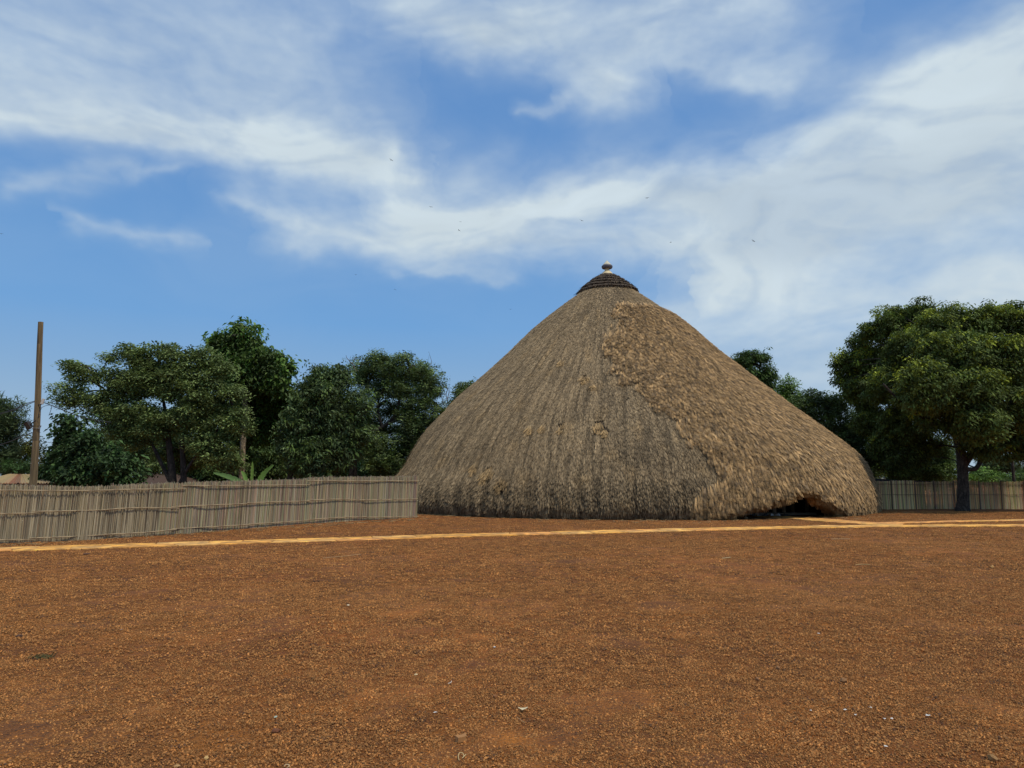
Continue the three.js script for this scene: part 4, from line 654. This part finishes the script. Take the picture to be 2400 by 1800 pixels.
// banana plant
{
  const c = at(588, 1150, 31.6), t = thing('banana_plant', 'banana plant with broad torn green leaves over the left fence', 'plant', [c.x, 0, c.z]), r = mulberry(71);
  const stem = new Build(); stem.tube([V(0, -0.1, 0), V(0.03, 0.8, 0), V(0, 1.5, 0)], [0.13, 0.11, 0.07], 10); mesh('stem', stem.geo(), flat(0.11, 0.13, 0.05, 0.6), t);
  const leaf = (pts, w, col) => {
    const curve = new THREE.CatmullRomCurve3(pts.map(([x, y, dz]) => at(x, y, 31.6 + (dz ?? 0)).sub(t.position))), n = 34, B = new Build(), side = V(), d = V(); let prev = null;
    for (let i = 0; i <= n; i++) {
      const u = i / n, p = curve.getPoint(u); d.copy(curve.getTangent(u)); side.crossVectors(d, V(0, 0.6, 1)).normalize(); const up = V().crossVectors(side, d), wid = w * Math.pow(Math.sin(Math.PI * clamp(u * 0.9 + 0.08)), 0.6) * (u < 0.14 ? u / 0.14 * 0.9 + 0.1 : 1), tear = (i % 5 === 3 && u > 0.25) ? 0.78 : 1, f = 0.28;
      const e = (s, k) => { const q = p.clone().addScaledVector(side, s * wid * k).addScaledVector(up, Math.abs(s) * wid * f * k); return B.v(q.x, q.y, q.z); };
      const row = [e(-1, tear), e(-0.5, 1), e(0, 1), e(0.5, 1), e(1, tear)]; if (prev) for (let k = 0; k < 4; k++) B.i.push(prev[k], prev[k + 1], row[k], prev[k + 1], row[k + 1], row[k]); prev = row;
    }
    mesh('leaf', B.geo(), new THREE.MeshPhysicalMaterial({ color: new THREE.Color().setRGB(...col), roughness: 0.7, specularIntensity: 0.4, side: THREE.DoubleSide, transmission: 0.35, thickness: 0 }), t);
  };
  leaf([[596, 1142], [608, 1128], [622, 1108], [642, 1090, -0.2]], 0.15, [0.16, 0.29, 0.055]);
  leaf([[590, 1142], [591, 1118], [592, 1098], [592, 1082]], 0.07, [0.2, 0.34, 0.065]);
  leaf([[585, 1142], [560, 1128, 0.2], [530, 1116, 0.4], [500, 1108, 0.5]], 0.12, [0.13, 0.24, 0.07]);
  leaf([[585, 1143], [562, 1135, 0.3], [545, 1130, 0.3], [520, 1132, 0.3]], 0.1, [0.12, 0.22, 0.055]);
  leaf([[596, 1144], [612, 1136, 0.4], [630, 1132, 0.6], [646, 1140, 0.6]], 0.12, [0.16, 0.29, 0.06]);
  leaf([[588, 1144], [578, 1128, 0.5], [572, 1112, 0.7], [566, 1104, 0.8]], 0.09, [0.15, 0.28, 0.055]);
}

// ---------------------------------------------------------------- shoes left at the doorway
function shoe(label, px, py, turn, cols, depth = 0) {
  const p = onGround(px, py, 0.02), t = thing('shoe', label, 'shoe', [p.x, 0.012, p.z - depth], turn, 'shoes left at the hut doorway');
  const outline = (k, s) => { const a = (k / 24) * 6.2832, l = Math.sin(a), w = Math.cos(a); return [w * s * (0.046 + 0.01 * (l > 0 ? l : l * 0.6)) + (l > 0 ? 0.006 * l : 0), l * 0.14 * s]; };
  const S = new Build(); let prev = null; for (const [y, s] of [[0, 0.97], [0.006, 1.02], [0.024, 1.02], [0.028, 0.98]]) { const row = []; for (let k = 0; k <= 24; k++) { const [x, z] = outline(k, s); row.push(S.v(x, y, z)); } if (prev) for (let k = 0; k < 24; k++) S.i.push(prev[k], row[k], prev[k + 1], row[k], row[k + 1], prev[k + 1]); prev = row; }
  const cap = S.v(0, 0.028, 0); for (let k = 0; k < 24; k++) S.i.push(prev[k], cap, prev[k + 1]);
  mesh('sole', S.geo(), flat(...cols[1], 0.7), t);
  const U = new Build(), rows = 9; let pr = null;                     // upper: toe low, heel high, open at the ankle
  for (let j = 0; j <= rows; j++) { const f = j / rows, row = []; for (let k = 0; k <= 24; k++) { const a = (k / 24) * 6.2832, [x, z] = outline(k, lerp(0.97, 0.6, f * f)), heel = clamp(0.5 - z / 0.28), h = 0.028 + f * lerp(0.045, 0.1, heel); row.push(U.v(x * lerp(1, 0.85, f), h, lerp(z, z * 0.62 - 0.045, f * f))); } if (pr) for (let k = 0; k < 24; k++) U.i.push(pr[k], row[k], pr[k + 1], row[k], row[k + 1], pr[k + 1]); pr = row; }
  mesh('upper', U.geo(), flat(...cols[0], 0.6), t);
  const T = new Build(); for (const z of [0.02, 0.045, 0.07]) T.tube([V(-0.03, 0.062 - z * 0.2, z), V(0, 0.082 - z * 0.35, z), V(0.035, 0.062 - z * 0.2, z)], 0.005, 5); mesh('lace', T.geo(), flat(...(cols[2] ?? cols[1]), 0.8), t);
  return t;
}
const WHT = [[0.8, 0.8, 0.83], [0.82, 0.82, 0.82]], BLK = [[0.02, 0.02, 0.022], [0.03, 0.03, 0.03]], GRY = [[0.2, 0.2, 0.2], [0.4, 0.38, 0.34]];
shoe('left one of the pair of white sneakers at the foot of the door post', 1810, 1208.3, 2.4, WHT);
shoe('right one of the pair of white sneakers near the door post', 1822, 1208.6, -2.5, WHT);
shoe('lone black shoe farthest left along the doorway threshold', 1740, 1208.8, 1.3, BLK);
shoe('black shoe at the left end of the row beside grey shoes', 1768, 1208.8, 2.0, BLK);
shoe('grey shoe with pale sole next to the black one', 1777, 1208.6, 2.6, GRY);
shoe('grey and white shoe in the middle of the row', 1785, 1208.4, -2.2, [[0.3, 0.3, 0.3], [0.55, 0.53, 0.5]]);
shoe('black shoe between the grey shoes and the white sneakers', 1793, 1208.8, -1.5, BLK);
shoe('black shoe just right of the white sneakers', 1831, 1208.4, 1.7, BLK);
shoe('black slip-on shoe farthest right on the doorway threshold', 1843, 1208.8, 1.4, BLK);

// ---------------------------------------------------------------- birds circling
function bird(label, px, py, dist, span, yaw, bank, group = 'birds circling in the sky') {
  const p = at(px, py, dist), t = thing('bird', label, 'bird', p.toArray(), yaw, group); t.rotation.set(0, yaw, bank, 'YXZ'); const s = span / 1.4, m = flat(0.03, 0.026, 0.024);
  const B = new Build(); B.tube([V(0, 0, 0.3 * s), V(0, 0.01 * s, 0.2 * s), V(0, 0, 0), V(0, 0, -0.2 * s), V(0, 0.01 * s, -0.3 * s)], [0.02, 0.06, 0.085, 0.05, 0.02].map((v) => v * s), 8); mesh('body', B.geo(), m, t);
  for (const k of [-1, 1]) { const W = new Build(), pts = [[0.04, 0.1, -0.09, 0], [0.28, 0.15, -0.08, 0.08], [0.5, 0.1, -0.1, 0.1], [0.7, -0.04, -0.16, 0.08]]; let prev = null; for (const [x, a, b, y] of pts) { const row = [W.v(k * x * s, (y + 0.012) * s, a * s), W.v(k * x * s, (y + 0.016) * s, (a + b) / 2 * s), W.v(k * x * s, y * s, b * s), W.v(k * x * s, (y - 0.006) * s, (a + b) / 2 * s)]; if (prev) for (let n = 0; n < 4; n++) { const q = (n + 1) % 4; W.i.push(prev[n], row[n], prev[q], row[n], row[q], prev[q]); } prev = row; } mesh('wing', W.geo(), m, t); }
  { const T = new Build(), a = T.v(-0.02 * s, 0, -0.26 * s), b = T.v(0.02 * s, 0, -0.26 * s), c = T.v(0.1 * s, 0.005, -0.46 * s), d = T.v(0, 0.005, -0.41 * s), e = T.v(-0.1 * s, 0.005, -0.46 * s), f = T.v(0, 0.03 * s, -0.26 * s), g = T.v(0, 0.02 * s, -0.41 * s); T.i.push(a, b, d, b, c, d, a, d, e, f, g, c, f, c, b, f, e, g, f, a, e); mesh('tail', T.geo(), m, t); }
}
bird('dark bird gliding over the thick bright cloud, highest right of the finial', 1517, 464, 190, 1.35, 0.3, 0.25);
bird('dark bird above and left of the roof finial in front of cloud', 1363, 517, 195, 1.4, -0.5, -0.5);
bird('dark bird just above and right of the roof finial', 1572, 568, 200, 1.1, 1.2, 0.5);
bird('dark bird farthest right, over the grey cloud', 1766, 565, 200, 1.3, 0.4, -0.4);
bird('dark bird diving steeply over the cloud tip left of centre', 1076, 540, 210, 1.45, -0.8, -0.75);
bird('tiny faint bird right above the diving one', 1079, 520, 330, 1.3, 0.5, 0.1);
bird('bird under the tip of the long white cloud band', 1010, 485, 230, 1.35, 0.2, -0.2);
bird('topmost bird, at the end of the long white cloud band', 917, 375, 210, 1.3, 0.7, -0.3);
bird('small bird in the clear blue high above the dense trees, left of its neighbour', 834, 644, 270, 1.2, 1.0, 0.3);
bird('small bird in the clear blue lower right above the forked tree', 926, 679, 270, 1.2, 0.3, -0.3);
bird('faint small bird in the blue close to the left roof slope', 1197, 725, 300, 1.25, 0.2, 0.1);
bird('bird at the very left edge of the sky', 3, 548, 230, 1.2, 0.6, 0.2);
bird('bird perched on the top twig of the forked tree', 946, 822, 41, 0.34, 1.2, 0, '');

// ---------------------------------------------------------------- things lying on the ground
function stone(name, label, category, px, py, size, col, seed, flatness = 0.65, rough = 0.9) {
  const p = onGround(px, py, size * 0.2), m = mesh(name, pebble(seed, size / 2, flatness), flat(...col, rough)); m.position.set(p.x, size * flatness * 0.32, p.z); m.rotation.y = seed * 1.7; tag(m, label, category); return m;
}
{ const B = new THREE.BoxGeometry(0.062, 0.036, 0.045, 3, 2, 3), p = B.attributes.position; for (let i = 0; i < p.count; i++) { const x = p.getX(i), y = p.getY(i), z = p.getZ(i), k = 1 + 0.3 * N3(x * 30, y * 30, z * 30 + 4); p.setXYZ(i, x * k + (x > 0 && y > 0 ? 0.006 : 0), y * k + (x > 0.02 ? 0.005 : 0), z * k); } B.computeVertexNormals(); const m = mesh('orange_stone', B.toNonIndexed(), flat(0.36, 0.175, 0.06)); m.geometry.computeVertexNormals(); const q = onGround(1080, 1734, 0.01); m.position.set(q.x, 0.017, q.z); m.rotation.y = 0.5; tag(m, 'blocky orange stone in the foreground, left of centre', 'stone'); }
{ const B = new Build(), ring = [[0, 0], [0.02, 0.014], [0.034, 0.004], [0.04, -0.012], [0.018, -0.014], [0.004, -0.03], [-0.012, -0.016], [-0.036, -0.012], [-0.03, 0.002], [-0.014, 0.012], [-0.004, 0.024]], c = B.v(0, 0.006, 0), c2 = B.v(0, 0.004, 0), e = ring.slice(1).map(([x, z]) => [B.v(x, 0.01 + Math.abs(x) * 0.35, z), B.v(x, 0.008 + Math.abs(x) * 0.35, z)]); for (let k = 0; k < e.length; k++) { const n = (k + 1) % e.length; B.i.push(c, e[n][0], e[k][0], c2, e[k][1], e[n][1], e[k][0], e[n][0], e[k][1], e[n][0], e[n][1], e[k][1]); } const m = mesh('dry_leaf', B.geo(), flat(0.62, 0.53, 0.33)), q = onGround(1225, 1664, 0.01); m.position.set(q.x, 0.006, q.z); tag(m, 'pale curled dry leaf on the gravel near the centre foreground', 'leaf'); }
function straw(label, pts, rad, col) { const c = new THREE.CatmullRomCurve3(pts.map(([x, y, h]) => onGround(x, y, h ?? 0.012))); tag(mesh('straw', new Build().tube(c.getPoints(24), rad, 6).geo(), flat(...col)), label, 'straw'); }
straw('curled yellow straw loop in front of the orange stone', [[1076, 1782, 0.006], [1074, 1772, 0.012], [1078, 1764, 0.016], [1084, 1765, 0.016], [1087, 1772, 0.012], [1083, 1777, 0.01], [1092, 1768, 0.016]], 0.0028, [0.5, 0.37, 0.17]);
straw('second curled straw loop at the bottom edge left of centre', [[666, 1797, 0.006], [668, 1793, 0.014], [675, 1792, 0.016], [678, 1796, 0.012], [672, 1799, 0.006]], 0.003, [0.55, 0.4, 0.22]);
straw('straight thin straw just below the pale dry leaf', [[1211, 1680], [1220, 1687], [1230, 1694]], 0.0022, [0.36, 0.22, 0.1]);
straw('long pale straw lying left of centre beyond the gravel', [[757, 1308], [800, 1304], [845, 1299]], 0.007, [0.42, 0.27, 0.13]);
straw('pale straw lying right of centre in the middle distance', [[1948, 1263.5], [1968, 1263], [1992, 1263]], 0.008, [0.45, 0.33, 0.17]);
straw('bent pale straw lying below the path on the right', [[1692, 1308.5], [1702, 1307.5], [1712, 1306]], 0.008, [0.5, 0.4, 0.22]);
straw('tan straw farther right below the junction of the paths', [[2005, 1324], [2022, 1322.5], [2040, 1323]], 0.007, [0.42, 0.3, 0.13]);
straw('small white twist of straw near the middle of the yard', [[1050, 1602, 0.01], [1056, 1600, 0.014], [1058, 1596, 0.012]], 0.0035, [0.6, 0.52, 0.42]);
stone('yellow_stone', 'pale yellow stone at the bottom left of the yard', 'stone', 483, 1777, 0.034, [0.5, 0.32, 0.12], 3);
stone('yellow_stone', 'tan stone cut by the bottom edge left of the pale yellow one', 'stone', 415, 1796, 0.034, [0.42, 0.25, 0.1], 4);
stone('brown_stone', 'rounded brown stone near the bottom right corner', 'stone', 2327, 1778, 0.05, [0.3, 0.165, 0.06], 5, 0.8);
stone('brown_stone', 'flat brown stone with dark hollow right of the yard', 'stone', 1978, 1595, 0.062, [0.26, 0.13, 0.05], 6);
stone('brown_stone', 'round brown stone left of the flat one', 'stone', 1823, 1566, 0.04, [0.24, 0.12, 0.05], 7, 0.8);
stone('brown_stone', 'small brown stone left of the round one', 'stone', 1775, 1592, 0.035, [0.25, 0.12, 0.05], 8, 0.8);
stone('brown_stone', 'dark reddish clod left foreground', 'stone', 646, 1712, 0.06, [0.14, 0.05, 0.02], 9, 0.5);
stone('brown_stone', 'brown clod at the middle bottom of the yard', 'stone', 1160, 1632, 0.035, [0.24, 0.1, 0.035], 10);
stone('brown_stone', 'dark clod at left amid fine earth', 'stone', 44, 1489, 0.07, [0.07, 0.035, 0.02], 12, 0.4);
stone('brown_stone', 'flat dark clod below the path at left', 'stone', 203, 1296, 0.16, [0.09, 0.04, 0.022], 13, 0.25);
stone('pale_stone', 'cream stone chip in the left middle of the yard', 'stone', 816, 1418, 0.045, [0.62, 0.5, 0.34], 14, 0.5);
stone('pale_stone', 'orange stone chip in the left middle of the yard', 'stone', 560, 1500, 0.045, [0.55, 0.3, 0.13], 15, 0.5);
stone('pale_stone', 'cream stone chip in the middle foreground', 'stone', 975, 1580, 0.036, [0.58, 0.42, 0.22], 16, 0.4);
stone('pale_stone', 'orange stone right in the middle distance', 'stone', 2326, 1329, 0.07, [0.62, 0.35, 0.12], 17, 0.8);
stone('pale_stone', 'small stone lying in front of the doorway', 'stone', 1749, 1214, 0.16, [0.4, 0.27, 0.16], 18, 0.7);
const SCRAPS = [['white paper scrap in the left foreground', 285, 1475, 0.03], ['white scrap largest of the cluster at right', 1980, 1663, 0.03], ['white scrap just right of the largest one', 2005, 1674, 0.022], ['white scrap top right of the cluster', 2040, 1658, 0.026], ['white scrap lowest left of the pair below the cluster', 2072, 1683, 0.02], ['white scrap lowest right of the pair below the cluster', 2090, 1683, 0.022], ['white scrap right of the cluster', 2175, 1676, 0.03], ['white scrap alone near the bottom right', 2076, 1748, 0.024], ['white scrap in the middle right of the yard', 1918, 1484, 0.03], ['white scrap left of the cluster', 1900, 1664, 0.02], ['bluish white scrap near the centre', 1159, 1516, 0.03], ['pale green scrap at the lower left', 645, 1680, 0.03], ['pale scrap at the lower middle', 1020, 1669, 0.028]];
SCRAPS.forEach(([label, x, y, s], k) => { const B = new Build(), q = mulberry(500 + k), n = 7, e = [], c = B.v(0, s * 0.2, 0), d = B.v(0, s * 0.12, 0); for (let i = 0; i < n; i++) { const a = i / n * 6.283, r = s * (0.3 + q() * 0.35), h = s * (0.05 + q() * 0.3); e.push([B.v(Math.cos(a) * r, h, Math.sin(a) * r), B.v(Math.cos(a) * r, h - s * 0.06, Math.sin(a) * r)]); } for (let i = 0; i < n; i++) { const j = (i + 1) % n; B.i.push(c, e[j][0], e[i][0], d, e[i][1], e[j][1], e[i][0], e[j][0], e[i][1], e[j][0], e[j][1], e[i][1]); } const m = mesh('paper_scrap', B.geo(), k === 11 ? flat(0.35, 0.42, 0.33) : flat(0.62, 0.6, 0.56)); const p = onGround(x, y, 0.01); m.position.set(p.x, 0.005, p.z); tag(m, label, 'paper scrap'); });
{ const p = onGround(98, 1541), t = thing('grass_tuft', 'small flat patch of green grass at the left of the yard', 'grass tuft', [p.x, 0, p.z]), r = mulberry(91), B = new Build(); for (let i = 0; i < 80; i++) { const x = (r() - 0.5) * 0.2, z = (r() - 0.5) * 0.13, a = r() * 6.28, l = 0.02 + r() * 0.035, w = 0.0022, dx = Math.cos(a), dz = Math.sin(a); const q0 = B.v(x - dz * w, 0, z + dx * w), q1 = B.v(x + dz * w, 0, z - dx * w), q2 = B.v(x + dx * l * 0.5, l * 0.45, z + dz * l * 0.5), q3 = B.v(x + dx * l, l * 0.4, z + dz * l); B.i.push(q0, q1, q2, q1, q3, q2); } mesh('blades', B.geo(), flat(0.11, 0.1, 0.035), t).userData.kind = 'stuff'; }

renderer.render(scene, camera);
